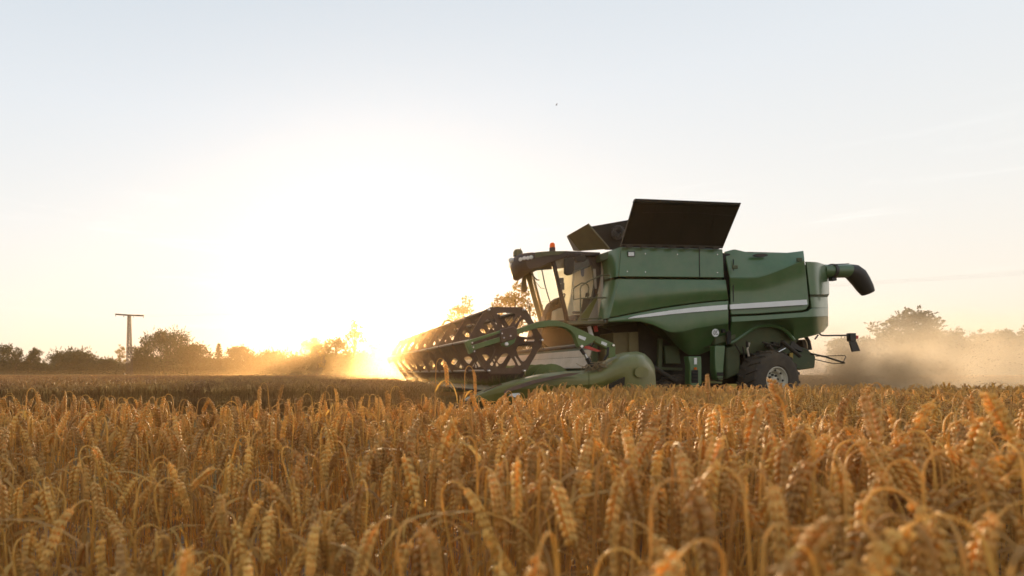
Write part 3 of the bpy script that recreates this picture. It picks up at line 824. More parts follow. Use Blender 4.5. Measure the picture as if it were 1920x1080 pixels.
# wiper, mirrors
wp = MB(); wp.tube([P(1016, 506, 17.0), P(1022, 535, 16.95), P(1028, 556, 16.95), P(1036, 580, 16.95)], 0.016, 6)
wp.tube([P(1004, 528, 17.3), P(1014, 540, 17.1), P(1021, 541.5, 16.95)], 0.008, 5)
wp.build('wiper', M['black'], CAB)
MB().tube([P(983, 496, 17.9), P(994, 512, 17.5), P(1007, 525, 17.3), P(1011, 525, 17.3)], 0.02, 6).build('mirror_arm', M['cabdark'], CAB)
MB().tube([P(985, 503, 17.9), P(984.5, 515, 17.9)], 0.02, 6).build('mirror_arm', M['cabdark'], CAB)
MB().prism([P(982, 515, 17.9), P(986.5, 514, 17.9), P(989, 545, 17.9), P(986, 547, 17.9), P(979, 546, 17.9), P(979.5, 530, 17.9)], (0, 0.12, 0)).build('mirror', M['olive'], CAB, bevel=0.015)
MB().prism([P(1062, 482.5, 15.55), P(1075, 483, 15.55), P(1077.5, 486, 15.55), P(1076.5, 509, 15.55), P(1073, 514.5, 15.55), P(1066, 515.5, 15.55), P(1060, 512.5, 15.55), P(1060.5, 486, 15.55)], (0, 0.13, 0)).build('mirror', M['soot'], CAB, bevel=0.03)
MB().prism([P(1079, 482, 15.7), P(1096, 477.5, 15.7), P(1101, 486, 15.7), P(1097, 489.5, 15.7), P(1083, 492, 15.7), P(1079, 488, 15.7)], (0, 0.1, 0)).build('mirror', M['soot'], CAB, bevel=0.02)
MB().tube([P(1064, 480, 16.0), P(1068, 476, 15.7), P(1088, 477, 15.7), P(1098, 478, 16.1)], 0.02, 6).build('mirror_arm', M['cabdark'], CAB)

# platform and handrails
pf = MB().prism([P(1062, 602, 15.5), P(1140, 601, 15.5), P(1140, 607, 15.5), P(1068, 609, 15.5)], (0, 0.65, 0)).build('platform', M['rail'], H, bevel=0.01)
MB().box(P(1135, 602.5, 15.49), (0.05, 0.02, 0.07)).build('platform_bolt', M['steel'], pf)
YR = 15.55


def rail(pts, r=0.019, Y=YR):
    o = MB().tube([P(x, y, Y) for x, y in pts], r, 8).build('handrail', M['rail'], H)
    return o


rail([(1088.5, 602), (1088.5, 560), (1088, 542), (1090, 536), (1096, 532), (1110, 524), (1125, 517.5), (1131, 516), (1141, 516)])
rail([(1088.5, 559.5), (1141, 558)])
rail([(1088.5, 598.5), (1138, 596)])
rail([(1149, 520), (1148, 535), (1141, 575), (1139, 604)])
rail([(1141, 516), (1146, 519), (1145, 540), (1137, 580), (1135, 602)], 0.014)
rail([(1075.5, 562), (1075, 542), (1078, 538.5), (1090, 531), (1097, 531), (1102, 534), (1104, 540), (1102, 559)], 0.016, 15.9)
rail([(1075.5, 562), (1088, 559.5)], 0.012, 15.7)
# ladder hoop ahead of the cab on the far side
rail([(996, 606), (992, 570), (989, 563), (987.5, 566), (997, 604)], 0.018, 17.6)

# feeder house
fh = MB()
fh.prism([P(1020, 607, 16.6), P(1100, 607, 16.6), P(1150, 620, 16.6), P(1150, 690, 16.6), P(1085, 690, 16.6), P(1012, 640, 16.6)], (0, 1.1, 0))
fh.build('feeder_house', M['soot'], H, bevel=0.02)
MB().tube([P(1104, 612, 15.9), P(1110, 632, 15.9)], 0.05, 10).build('lift_cylinder', M['white'], H)
MB().tube([P(1116, 611, 15.9), P(1118, 622, 15.9)], 0.05, 10).build('hydraulic_block', M['red'], H)

# ------------------------------------------------------------------ header
Y1, Y2 = 11.55, 22.75
hx = lambda px, Y=Y1: (px - X0) / F * Y
# table: trough sheet running away from us
tb = MB()
prof = [(1120, 640), (1112, 651), (1109, 690), (1080, 716), (1030, 730), (960, 736), (960, 742), (1110, 742), (1122, 700)]
tb.prism([P(x, y, Y1 + .05) for x, y in prof], (0, Y2 - Y1 - .1, 0))
HEAD = tb.build('header', M['green_dark'], H, bevel=0.01)
bk = MB()
a0, a1 = P(1111, 649, Y1 + .1), P(1106, 668, Y1 + .1)
bk.prism([a0, a1, a1 + Vector((0, Y2 - Y1 - .2, 0)), a0 + Vector((0, Y2 - Y1 - .2, 0))], (0.03, 0, 0.0))
bk.build('back_panel', M['galv'], HEAD)
bk = MB(); a0, a1 = P(1106, 668.6, Y1 + .1), P(1098, 690, Y1 + .1)
bk.prism([a0, a1, a1 + Vector((0, Y2 - Y1 - .2, 0)), a0 + Vector((0, Y2 - Y1 - .2, 0))], (0.03, 0, 0.0))
bk.build('back_panel', M['galv'], HEAD)
MB().tube([P(1113, 647, Y1 + .1), P(1113, 647, Y1 + .1) + Vector((0, Y2 - Y1 - .2, 0))], 0.05, 8).build('top_beam', M['soot'], HEAD)
# auger with helical flighting
ac = P(1047, 712, Y1); ac = Vector((ac.x, 0, ac.z))
ag = MB().tube([ac + Vector((0, Y1 + .2, 0)), ac + Vector((0, Y2 - .2, 0))], 0.19, 18)
ag.build('auger', M['green_dusty'], HEAD)
fl = MB(); turns = 19; ns = turns * 24
for side, (ya, yb, sg) in enumerate(((Y1 + .2, Y1 + 5.2, 1), (Y1 + 6.0, Y2 - .2, -1))):
    k0 = len(fl.v); N = ns // 2
    for i in range(N + 1):
        a = sg * i / 24 * 2 * PI; y = lerp(ya, yb, i / N)
        d = Vector((math.cos(a), 0, math.sin(a)))
        for rr, dy in ((0.185, 0), (0.32, 0), (0.32, .012), (0.185, .012)):
            fl.v.append(ac + Vector((0, y + dy, 0)) + d * rr)
    for i in range(N):
        for e in range(4):
            fl.f.append((k0 + i * 4 + e, k0 + i * 4 + 4 + e, k0 + i * 4 + 4 + (e + 1) % 4, k0 + i * 4 + (e + 1) % 4))
fl.build('auger_flight', M['arm'], HEAD)
# knife bar with guards
kb = MB(); kp = P(958, 738, Y1)
kb.box((kp.x, (Y1 + Y2) / 2, kp.z), (0.10, Y2 - Y1 - .1, 0.04))
y = Y1 + .1
while y < Y2 - .1:
    q = Vector((kp.x - .05, y, kp.z)); kb.add([q + Vector((0, -.02, -.015)), q + Vector((0, .02, -.015)), q + Vector((0, 0, .02)), q + Vector((-.11, 0, 0))], [(0, 1, 3), (1, 2, 3), (2, 0, 3), (0, 2, 1)]); y += .076
kb.build('knife_bar', M['soot'], HEAD)

# near end shield: long rounded nose rising to a big rounded shoulder
ES_TOP = [(872, 750), (890, 742), (915, 731), (940, 722), (975, 712), (1016, 702), (1045, 698), (1068, 696), (1090, 695.5), (1104, 694), (1127, 688), (1140, 680), (1152, 672), (1165, 665), (1180, 660.5), (1195, 659), (1208, 663), (1220, 674), (1227, 686), (1230, 702), (1230.5, 725)]
ES_BOT = [(872, 757), (915, 765), (960, 772), (1016, 778), (1104, 784), (1180, 786), (1220, 784), (1230.5, 760)]
ES_N = 90


def es_depth(u, v):
    px = lerp(872, 1230.5, u)
    # v across the visible face; top rolled away, ridge, groove, belly
    d = 0.0
    k = min(1, max(0, (px - 960) / 130))
    t = min(1, v / lerp(.10, .20, k))
    d += lerp(.16, .40, k) * (1 - math.sqrt(max(0, 1 - (1 - t) ** 2)))   # top edge rolls away
    d += 0.16 * max(0, min(1, (v - .30) / .30)) * min(1, max(0, (px - 900) / 120)) * min(1, max(0, (1180 - px) / 40))   # flank steps back under a ridge
    d += 0.30 * max(0, (v - 0.6) / 0.4) ** 1.5
    d += 0.35 * max(0, (px - 1195) / 36) ** 2                 # rounded tail
    d += 0.30 * max(0, (930 - px) / 60) ** 1.2                # nose bends inwards
    return 11.05 + d


def cut(line, x0, x1):
    def yat(x):
        for a, b in zip(line, line[1:]):
            if a[0] <= x <= b[0]:
                return lerp(a[1], b[1], (x - a[0]) / (b[0] - a[0]))
    return [(x0, yat(x0))] + [q for q in line if x0 < q[0] < x1] + [(x1, yat(x1))]


for nm, x0, x1 in (('crop_divider', 872, 1103.6), ('end_shield', 1104.8, 1230.5)):
    ES = MB().loft(cut(ES_TOP, x0, x1), cut(ES_BOT, x0, x1), lambda u, v, a=x0, b=x1: es_depth((lerp(a, b, u) - 872) / 358.5, v), 50, 30, 0.25).build(nm, M['green_dusty'], HEAD, angle=28)
# recessed oval of the shield's shoulder and dark lower recess
MB().loft([(1191, 694), (1194, 690), (1203, 687.5), (1213, 690), (1216, 694)], [(1191, 703), (1195, 707), (1203, 708.5), (1212, 707), (1216, 703)], lambda u, v: 11.0 + .06 * u * u, 10, 4, 0.02).build('shield_cover', M['green_dusty'], HEAD)
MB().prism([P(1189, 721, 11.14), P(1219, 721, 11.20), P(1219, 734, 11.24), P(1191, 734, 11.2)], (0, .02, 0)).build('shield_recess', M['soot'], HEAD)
MB().prism([P(1105, 748, 11.08), P(1112, 737, 11.04), P(1165, 710, 10.98), P(1172, 707, 10.99), P(1171, 722, 11.01), P(1130, 738, 11.06)], (0, .05, 0)).build('groove_shade_plate', M['soot'], HEAD)  # dark plate on the shield face in place of the groove's shade
# dark strip laid on the shield, standing in for the shade of its channel
MB().prism([P(945, 730.5, 11.06), P(1000, 713, 11.0), P(1060, 700.5, 10.97), P(1090, 698.5, 10.97), P(1075, 703.5, 10.95), P(1040, 710, 10.95), P(1000, 719.5, 10.97), P(945, 738, 11.03)], (0, 0.05, 0)).build('channel_shade_strip', M['reel'], HEAD)
MB().prism([P(906, 734, 11.25), P(939, 719, 11.25), P(943, 722, 11.25), P(943, 741, 11.25)], (0, 0.03, 0)).build('divider_plate', M['reel'], HEAD)
MB().loft([(872, 749), (880, 744.5), (890, 740)], [(872, 751.5), (880, 750), (890, 745)], lambda u, v: 11.3 - .1 * u, 6, 2, .05).build('divider_tip', M['galv'], HEAD)
MB().prism([P(954, 741, 10.94), P(962, 737.5, 10.94), P(974, 737, 10.94), P(976, 740.5, 10.94), P(966, 745, 10.94)], (0, 0.012, 0)).build('sticker', M['sticker'], HEAD)
# far end shield
fs_ = MB(); fs_.prism([P(x, y, Y1) for x, y in ((890, 748), (940, 722), (1016, 704), (1104, 690), (1152, 668), (1195, 660), (1222, 675), (1230, 710), (1225, 770), (900, 765))], (0, .25, 0))
for q in fs_.v:
    q.y += Y2 - Y1 + .05
fs_.build('end_shield', M['green_dusty'], HEAD, bevel=0.05)
# chaff lying on the corner
cf = MB()
for k in range(420):
    x, y = R.gauss(1123, 13), R.gauss(690, 5)
    c = P(x, y + abs(x - 1120) * .1, R.uniform(11.1, 11.6)); d = Vector((R.gauss(0, 1), R.gauss(0, 1), R.gauss(0, .7))).normalized() * R.uniform(.02, .07)
    e = d.orthogonal().normalized() * R.uniform(.004, .012)
    cf.add([c - d - e, c + d - e, c + d + e, c - d + e], [(0, 1, 2, 3)])
cf.build('straw_litter', M['chaff'], HEAD, smooth=False, recalc=False, kind='stuff')

# reel
rc = P(949, 638, 11.62); RR = 67.0 / F * 11.62
YB1, YB2 = 11.66, 22.7
reel = MB().tube([(rc.x, YB1 - .05, rc.z), (rc.x, YB2 + .05, rc.z)], 0.075, 14).build('reel', M['reel'], H)


def hexpt(k, r=1.0):
    a = PI / 3 * k
    return Vector((math.cos(a) * RR * r, 0, math.sin(a) * RR * r))


def plate_loops(full):
    w_ = 1.0 if full else 1.12
    outer = []
    for k in range(6):
        for da in (-0.09, 0.09):
            a = PI / 3 * k + da
            outer.append((math.cos(a) * RR * 1.03, math.sin(a) * RR * 1.03))
    loops = [outer]
    for k in range(6):
        a = PI / 3 * (k + .5)
        er, et = Vector((math.cos(a), math.sin(a))), Vector((-math.sin(a), math.cos(a)))
        sh_ = [(0.36, 0.0), (0.37, 0.07), (0.44, 0.13), (0.56, 0.22), (0.66, 0.275), (0.72, 0.27), (0.765, 0.21), (0.775, 0.0)]
        pts = [(er * (.566 + (r - .566) * w_) + et * t_ * w_) * RR for r, t_ in sh_] + [(er * (.566 + (r - .566) * w_) - et * t_ * w_) * RR for r, t_ in sh_[-2:0:-1]]
        loops.append([(p.x, p.y) for p in pts])
        a = PI / 3 * k
        er, et = Vector((math.cos(a), math.sin(a))), Vector((-math.sin(a), math.cos(a)))
        sh_ = [(0.52, .018), (0.80, .045), (0.82, .0), (0.80, -.045), (0.52, -.018)]
        loops.append([tuple((er * r + et * t_) * RR) for r, t_ in sh_])
    return loops


pm = plate_mesh('reel_plate', plate_loops(True), 0.025, M['reel'])
NP = 9
pm2 = plate_mesh('reel_spider', plate_loops(False), 0.02, M['reel'])
for i in range(NP):
    y = lerp(YB1, YB2, i / (NP - 1))
    link_mesh('reel_plate' if i in (0, NP - 1) else 'reel_spider', pm if i in (0, NP - 1) else pm2, reel, (rc.x, y, rc.z))
tine_dir = Vector((0.42, 0, -0.9)).normalized()
for k in range(6):
    c = rc + hexpt(k, 0.985)
    MB().tube([(c.x, YB1 - .06, c.z), (c.x, YB2 + .06, c.z)], 0.026, 8).build('bat_tube', M['bat'], reel)
    t = MB(); y = YB1 + .05
    while y < YB2:
        b0 = Vector((c.x, y, c.z)); m1 = b0 + tine_dir * .07; tip = b0 + tine_dir * 0.27 + Vector((R.uniform(-.012, .012), R.uniform(-.008, .008), 0))
        sx = Vector((.012, 0, .005)); sy = Vector((0, 1, 0))
        vs = [b0 - sy * .028 - sx, b0 + sy * .028 - sx, b0 + sy * .028 + sx, b0 - sy * .028 + sx,
              m1 - sy * .010 - sx * .8, m1 + sy * .010 - sx * .8, m1 + sy * .010 + sx * .8, m1 - sy * .010 + sx * .8,
              tip - sy * .004, tip + sy * .004]
        t.add(vs, [(0, 1, 5, 4), (1, 2, 6, 5), (2, 3, 7, 6), (3, 0, 4, 7), (4, 5, 9, 8), (5, 6, 9), (6, 7, 8, 9), (7, 4, 8)])
        y += 0.088
    t.build('tines', M['tine'], reel, smooth=False, recalc=False, kind='stuff')
    # bright end bolt on the near plate
    MB().lathe([(0, .03), (.022, .028), (.03, .0)], (c.x, YB1 - .07, c.z), (0, -1, 0), 10).build('bolt', M['steel'], reel)

# reel arms (near one in detail, far one behind)
def reel_arm(dy, s):
    Ya = 11.35 + dy

    def Q(px, py, d=0):
        q = P(px, py, 11.35); return Vector((q.x, Ya + d, q.z))
    A = MB()
    A.prism([Q(1008, 604), Q(1020, 601.5), Q(1033, 600.4), Q(1045, 601), Q(1056, 604), Q(1080, 614), Q(1100, 623), Q(1119, 632), Q(1113, 641), Q(1092, 652), Q(1085, 650.5), Q(1077, 628), Q(1070, 620), Q(1060, 614.5), Q(1050, 612.3), Q(1033, 612), Q(1010, 614.8), Q(990, 620.5), Q(968, 628), Q(966, 618)], (0, .13, 0))
    arm = A.build('reel_arm', M['arm'], H, bevel=0.012)
    MB().prism([Q(882, 637), Q(938, 619.5), Q(938, 624), Q(883, 643)], (0, .10, 0)).build('arm_rail', M['arm'], arm, bevel=0.008)
    MB().prism([Q(881, 649), Q(938, 631.5), Q(938, 641), Q(881, 659)], (0, .10, 0)).build('arm_rail', M['arm'], arm, bevel=0.008)
    MB().prism([Q(873, 641, -.02), Q(881, 637, -.02), Q(887, 660, -.02), Q(881, 664, -.02)], (0, .15, 0)).build('arm_end_plate', M['arm'], arm, bevel=0.008)
    MB().prism([Q(936, 626, -.04), Q(941, 617, -.04), Q(962, 612, -.04), Q(968, 617, -.04), Q(970, 631, -.04), Q(963, 636, -.04), Q(938, 644, -.04)], (0, .17, 0)).build('bearing_block', M['reel'], arm, bevel=0.015)
    MB().prism([Q(939, 640, -.02), Q(968, 632, -.02), Q(964, 643, -.02), Q(951, 651, -.02), Q(941, 648, -.02)], (0, .08, 0)).build('bearing_plate', M['arm'], arm, bevel=0.01)
    for x, y_ in ((948, 645.7), (943, 634), (955.5, 630.3), (939.5, 626), (884, 643), (886, 651.5), (888, 659)):
        rr = .038 if x == 948 else .016
        MB().lathe([(0, .03), (rr * .6, .03), (rr * .7, .015), (rr, .012), (rr, -.02)], Q(x, y_, -.05), (0, -1, 0), 12).build('bolt', M['steel'], arm)
    MB().lathe([(0, .03), (.028, .03), (.035, -.02)], Q(1089.5, 649.5, -.01), (0, -1, 0), 12).build('bolt', M['steel'], arm)
    MB().tube([Q(1091, 654, .05), Q(1098, 664, .05)], 0.035, 8).build('cylinder', M['black'], arm)
    MB().tube([Q(1097, 662, .05), Q(1104, 674, .05)], 0.022, 8).build('cylinder_rod', M['steel'], arm)
    MB().tube([Q(1103, 671, .05), Q(1112, 688, .05)], 0.045, 8).build('cylinder', M['black'], arm)
    MB().prism([Q(1098, 648.5, .04), Q(1106, 648.5, .04), Q(1130, 658, .04), Q(1122, 659.5, .04), Q(1098, 652.5, .04)], (0, .05, 0)).build('locking_bar', M['red'], arm)
    MB().prism([Q(1117, 631, .02), Q(1121, 630.5, .02), Q(1150, 643, .02), Q(1155, 647, .02), Q(1155, 668, .02), Q(1142, 672, .02), Q(1141, 655, .02), Q(1116, 641, .02)], (0, .12, 0)).build('pivot_bracket', M['arm'], arm, bevel=0.01)
    MB().tube([Q(1140, 651, -.01), Q(1139, 664, -.01), Q(1133, 675, .02)], 0.022, 6).build('hose', M['black'], arm)
    MB().lathe([(0, .05), (.022, .05), (.025, -.02)], Q(1148.5, 647.5, .01), (0, -1, 0), 10).build('bolt', M['steel'], arm)
    MB().prism([Q(1085, 628, -.006), Q(1099, 633, -.006), Q(1096.5, 639, -.006), Q(1084, 633.5, -.006)], (0, .004, 0)).build('sticker', M['sticker'], arm)
    MB().prism([Q(1129, 639.5, .012), Q(1139, 643.5, .012), Q(1137.5, 649, .012), Q(1127.5, 644.5, .012)], (0, .004, 0)).build('sticker', M['sticker'], arm)
    return arm


reel_arm(0, 1)
reel_arm(Y2 - 11.35 + .12, 1)
# hoop of a hose over the reel
MB().tube([P(828, 612, 17.5), P(834, 602, 17.5), P(842, 600.5, 17.5), P(850, 605, 17.5), P(856, 612, 17.5)], 0.03, 8).build('hose', M['arm'], reel)

# ------------------------------------------------------------------ trees
def limb_tree(mb, h, rng, spread):
    tops = []
    mb.tube([(0, 0, -.2), (rng.uniform(-.1, .1), 0, h * .25), (rng.uniform(-.2, .2), rng.uniform(-.2, .2), h * .55), (rng.uniform(-.3, .3), 0, h * .85)], [h * .028, h * .022, h * .014, h * .004], 7)
    for k in range(10):
        a = rng.uniform(0, 2 * PI); z0 = h * rng.uniform(.2, .6); L = spread * rng.uniform(.5, .95)
        p0 = Vector((0, 0, z0)); p2 = p0 + Vector((math.cos(a) * L, math.sin(a) * L, h * rng.uniform(.12, .32)))
        p1 = p0.lerp(p2, .5) + Vector((0, 0, h * .03))
        mb.tube([p0, p1, p2], [h * .010, h * .006, h * .002], 5)


def leaf_quad(mb, c, s, rng):
    d = Vector((rng.gauss(0, 1), rng.gauss(0, 1), rng.gauss(0, 1))).normalized() * s
    e = d.cross(Vector((rng.gauss(0, 1), rng.gauss(0, 1), rng.gauss(0, 1)))).normalized() * s * .6
    o = len(mb.v)
    mb.v += [c - d, c + e * .8, c + d, c - e * .8]
    mb.f.append((o, o + 1, o + 2, o + 3))


def crown_mesh(seed, wd, h, kind):
    """foliage filling a crown wd wide and h high (base at z=0)"""
    rng = random.Random(seed); mb = MB(); blobs = []
    if kind == 'bush':
        nb, z0 = 56, 0.0
    elif kind == 'open':
        nb, z0 = 50, .10
    elif kind == 'open2':
        nb, z0 = 60, .05
    else:
        nb, z0 = 64, .04
    for k in range(nb):
        a = rng.uniform(0, 2 * PI); q = rng.uniform(0, 1) ** .6
        zz = rng.uniform(z0, .9)
        env = math.sqrt(max(0.02, 1 - ((zz - .42) / .58) ** 2)) if zz > .42 else (0.75 + .25 * zz / .42 if kind != 'open' else .55 + .45 * zz / .42)
        rr = wd * .5 * env * q * .86
        br = wd * rng.uniform(.10, .19) * (0.75 if kind == 'open' else 1)
        z = zz * h
        z = min(z, h - br * .75)
        blobs.append((Vector((math.cos(a) * rr, math.sin(a) * rr, z)), br))
    blobs.append((Vector((rng.uniform(-.08, .08) * wd, 0, h - wd * .09)), wd * .10))
    ls = max(.16, min(.30, wd * .03))
    for c, br in blobs:
        cnt = int((5.0 if kind == 'open' else 6.0) * (br / ls) ** 2)
        cnt = min(cnt, 190)
        for i in range(cnt):
            d = Vector((rng.gauss(0, 1), rng.gauss(0, 1), rng.gauss(0, 1))).normalized()
            r_ = br * rng.uniform(.55, 1.0) * (1 + .25 * noise.noise(d * 2 + c))
            p = c + Vector((d.x * r_, d.y * r_, d.z * r_ * .8))
            if p.z < 0.05:
                p.z = rng.uniform(.05, .6)
            leaf_quad(mb, p, ls * rng.uniform(.6, 1.3), rng)
        # twigs sticking out
        for i in range(5):
            d = Vector((rng.gauss(0, 1), rng.gauss(0, 1), abs(rng.gauss(0, 1)))).normalized()
            for q in range(6):
                leaf_quad(mb, c + d * br * (1 + q * .06), ls * .7, rng)
    return mb


def spruce_mesh(seed, wd, h):
    rng = random.Random(seed); mb = MB()
    tiers = 16
    for t in range(tiers):
        z = h * (.06 + .92 * t / tiers); rad = wd * .5 * (1 - t / tiers) ** .9 + .12
        nb = max(5, int(14 * (1 - t / tiers)))
        for k in range(nb):
            a = 2 * PI * k / nb + rng.uniform(-.25, .25); L = rad * rng.uniform(.75, 1.1)
            for q in range(9):
                s_ = (q + .5) / 9
                p = Vector((math.cos(a) * L * s_, math.sin(a) * L * s_, z - .18 * L * s_ + .06 * L * s_ * s_ * 3))
                leaf_quad(mb, p + Vector((rng.gauss(0, .07), rng.gauss(0, .07), rng.gauss(0, .07))), .42 * (1.2 - s_ * .5), rng)
    for q in range(8):
        leaf_quad(mb, Vector((0, 0, h * (.95 + .006 * q))), .10, rng)
    return mb


def tree(name, label, cat, px, wpx, top, Y, kind, seed, m, group, basepy=699):
    if group in (GL, HB):
        Y = Y * 1.7 if not 60 < Y < 93 else Y
    x = (px - X0) / F * Y; wd = wpx / F * Y; h = CZ + (YH - top) / F * Y
    T = thing(name, label, cat, (x, Y, 0), group)
    rng = random.Random(seed + 500)
    tr = MB()
    if kind == 'spruce':
        tr.tube([(0, 0, -.1), (0, 0, h * .5), (0, 0, h * .97)], [h * .018, h * .011, h * .003], 7)
        cm = spruce_mesh(seed, wd, h)
    else:
        limb_tree(tr, h, rng, wd * .42)
        cm = crown_mesh(seed, wd, h, kind)
    for mb in (tr, cm):
        mb.v = [q + Vector((x, Y, 0)) for q in mb.v]
    tr.build('trunk', M['bark'], T)
    cm.build('crown', m, T, smooth=False, recalc=False)
    return T


HB = 'low hedge bushes below the left tree line'
GL, GR = 'trees along the far edge of the field', 'trees behind the dust'
fo, f2 = M['foliage'], M['foliage2']
tree('tree', 'broad loose-crowned tree cut by the left edge of the photo', 'tree', 4, 62, 645, 100, 'open', 1, fo, GL)
tree('tree', 'loose-crowned tree just right of the one at the left edge', 'tree', 30, 40, 650, 98, 'open', 2, fo, GL)
tree('tree', 'narrow upright tree left of the long low bush', 'tree', 64, 34, 651, 100, 'round', 3, fo, GL)
tree('bush', 'long low dark bush left of the lattice pylon', 'bush', 135, 110, 658, 96, 'bush', 4, fo, GL)
tree('bush', 'low bush filling the gap left of the pylon foot', 'bush', 190, 80, 672, 98, 'bush', 5, fo, GL)
tree('tree', 'small pale tree immediately left of the lattice pylon', 'tree', 225, 26, 645, 140, 'open', 6, f2, GL)
tree('tree', 'largest dome-shaped tree right beside the lattice pylon', 'tree', 312, 122, 619, 95, 'round', 7, fo, GL)
tree('bush', 'lower right shoulder bush of the dome-shaped tree', 'bush', 362, 78, 645, 96, 'bush', 8, fo, GL)
tree('bush', 'bush at the left foot of the dome-shaped tree', 'bush', 262, 56, 650, 97, 'bush', 9, fo, GL)
tree('spruce_tree', 'pointed spruce standing alone right of the dome-shaped tree', 'tree', 410, 44, 641, 95, 'spruce', 10, M['needle'], GL)
tree('bush', 'rounded bush right of the pointed spruce', 'bush', 446, 64, 649, 96, 'bush', 11, fo, GL)
tree('bush', 'wide flat-topped bush in the middle of the left tree line', 'bush', 516, 100, 657, 98, 'bush', 12, fo, GL)
tree('tree', 'faint distant tree showing over the flat-topped bush', 'tree', 585, 66, 632, 170, 'round', 13, f2, GL)
tree('tree', 'small round-topped tree left of the tall golden tree', 'tree', 595, 34, 644, 96, 'round', 14, fo, GL)
tree('tree', 'round golden tree just left of the setting sun', 'tree', 630, 78, 630, 96, 'open', 15, f2, GL)
tree('tree', 'tall sparse tree glowing beside the setting sun', 'tree', 664, 60, 597, 94, 'open', 16, f2, GL)
tree('tree', 'tree swallowed by the glare right below the sun', 'tree', 722, 100, 642, 98, 'open', 17, f2, GL)
tree('bush', 'low bush behind the far end of the reel', 'bush', 790, 90, 648, 100, 'bush', 18, fo, GL)
tree('tree', 'airy golden tree rising over the reel', 'tree', 872, 96, 555, 80, 'open', 19, f2, GL)
tree('tree', 'taller pale tree showing through the cab windscreen', 'tree', 968, 110, 528, 61.8, 'open', 20, f2, GL)
tree('bush', 'bush behind the cab', 'bush', 1040, 120, 640, 100, 'bush', 21, fo, GL)
for i_, (px_, w_, t_) in enumerate(((20, 90, 676), (78, 80, 680), (140, 90, 675), (205, 70, 678), (275, 90, 670), (345, 100, 664), (392, 60, 672), (425, 70, 674), (490, 90, 668), (560, 90, 668), (615, 90, 662), (680, 100, 660), (760, 110, 664), (850, 120, 655), (950, 120, 655))):
    tree('bush', 'low hedge bush joining the trees along the far left edge of the field', 'bush', px_, w_, t_, 101 + (i_ % 3), 'bush', 60 + i_, f2 if 590 < px_ < 800 else fo, HB)  # bushes near the sun take the paler leaves to look lit
for i_, (px_, w_, t_) in enumerate(((1640, 90, 645), (1700, 120, 632), (1770, 110, 640), (1850, 120, 636), (1915, 100, 632))):
    tree('bush', 'low hedge bush joining the trees behind the dust', 'bush', px_, w_, t_, 98 + (i_ % 2), 'bush', 90 + i_, fo, 'low hedge bushes behind the dust')
tree('bush', 'low hedge bush behind the tail lamp of the harvester', 'bush', 1598, 90, 633, 88, 'bush', 22, fo, GR)
tree('tree', 'tallest broad tree in the dust behind the harvester', 'tree', 1702, 112, 578, 85, 'round', 23, fo, GR)
tree('bush', 'bush at the right foot of the tallest tree in the dust', 'bush', 1752, 60, 622, 86, 'bush', 24, fo, GR)
tree('tree', 'second small round tree right of the tallest tree in the dust', 'tree', 1796, 48, 613, 92, 'round', 25, fo, GR)
tree('tree', 'third small tree right of the tallest tree in the dust', 'tree', 1838, 44, 617, 94, 'open', 26, fo, GR)
tree('bush', 'broad bush near the right edge of the photo', 'bush', 1884, 66, 616, 90, 'bush', 27, fo, GR)
tree('tree', 'tree cut by the right edge of the photo', 'tree', 1925, 50, 608, 88, 'round', 28, fo, GR)
tree('bush', 'hedge bush between the small trees behind the dust', 'bush', 1820, 110, 640, 96, 'bush', 29, fo, GR)

# ------------------------------------------------------------------ pylon, wires, bird
YP = 120.0
pb = P(242.5, 700, YP)
PY = thing('lattice_pylon', 'slim lattice steel pylon with one crossarm above the left trees', 'pylon', (pb.x, YP, 0))
ht = CZ + (700 - 592) / F * YP
mst = MB()
wb, wt = .55, .26
corner = lambda sx, sy, t: Vector((pb.x + sx * lerp(wb, wt, t), YP + sy * lerp(wb, wt, t), ht * t))
for sx in (-1, 1):
    for sy in (-1, 1):
        mst.tube([corner(sx, sy, 0), corner(sx, sy, 1)], .085, 4)
MS = mst.build('mast', M['pylon'], PY)
br = MB(); NB = 17
for i in range(NB):
    t0, t1 = i / NB, (i + 1) / NB
    for sy in (-1, 1):
        br.tube([corner(-1, sy, t0), corner(1, sy, t1)], .06, 4); br.tube([corner(1, sy, t0), corner(-1, sy, t1)], .06, 4)
        br.tube([corner(-1, sy, t1), corner(1, sy, t1)], .05, 4)
    for sx in (-1, 1):
        br.tube([corner(sx, -1, t0), corner(sx, 1, t1)], .04, 4)
br.build('lattice_brace', M['pylon'], PY, kind='stuff')
arm_pts = [P(216, 589.3, YP), P(242, 591, YP), P(270, 592, YP)]
MB().tube(arm_pts, .16, 6).build('crossarm', M['pylon'], PY)
for x, y in ((217, 590), (232, 591), (251, 592), (269, 592.5)):
    q = P(x, y, YP); MB().tube([q, q - Vector((0, 0, .45))], [.07, .1], 6).build('insulator', M['steel'], PY)
for k, (x, y) in enumerate(((217, 590.5), (251, 593), (269, 593))):
    a = P(x, y, YP); e = P(2080, 505 - 4 * k, 60)
    pts = []
    for i in range(33):
        t = i / 32; q = a.lerp(e, t); q.z -= 1.6 * 4 * t * (1 - t) * .6; pts.append(q)
    o = MB().tube(pts, .0045, 4).build('power_line', M['pylon'])
    tag(o, 'thin overhead wire strung from the lattice pylon towards the right', 'wire', 'overhead wires')
bd = MB(); bc = P(1043, 197, 60)
bd.lathe([(0, -.11), (.028, -.06), (.035, .0), (.02, .07), (0, .12)], bc, (1, .2, .1), 8)
bd.add([bc + Vector((-.05, 0, .02)), bc + Vector((.05, 0, .02)), bc + Vector((.06, -.19, .11)), bc + Vector((.0, -.20, .10))], [(0, 1, 2, 3)])
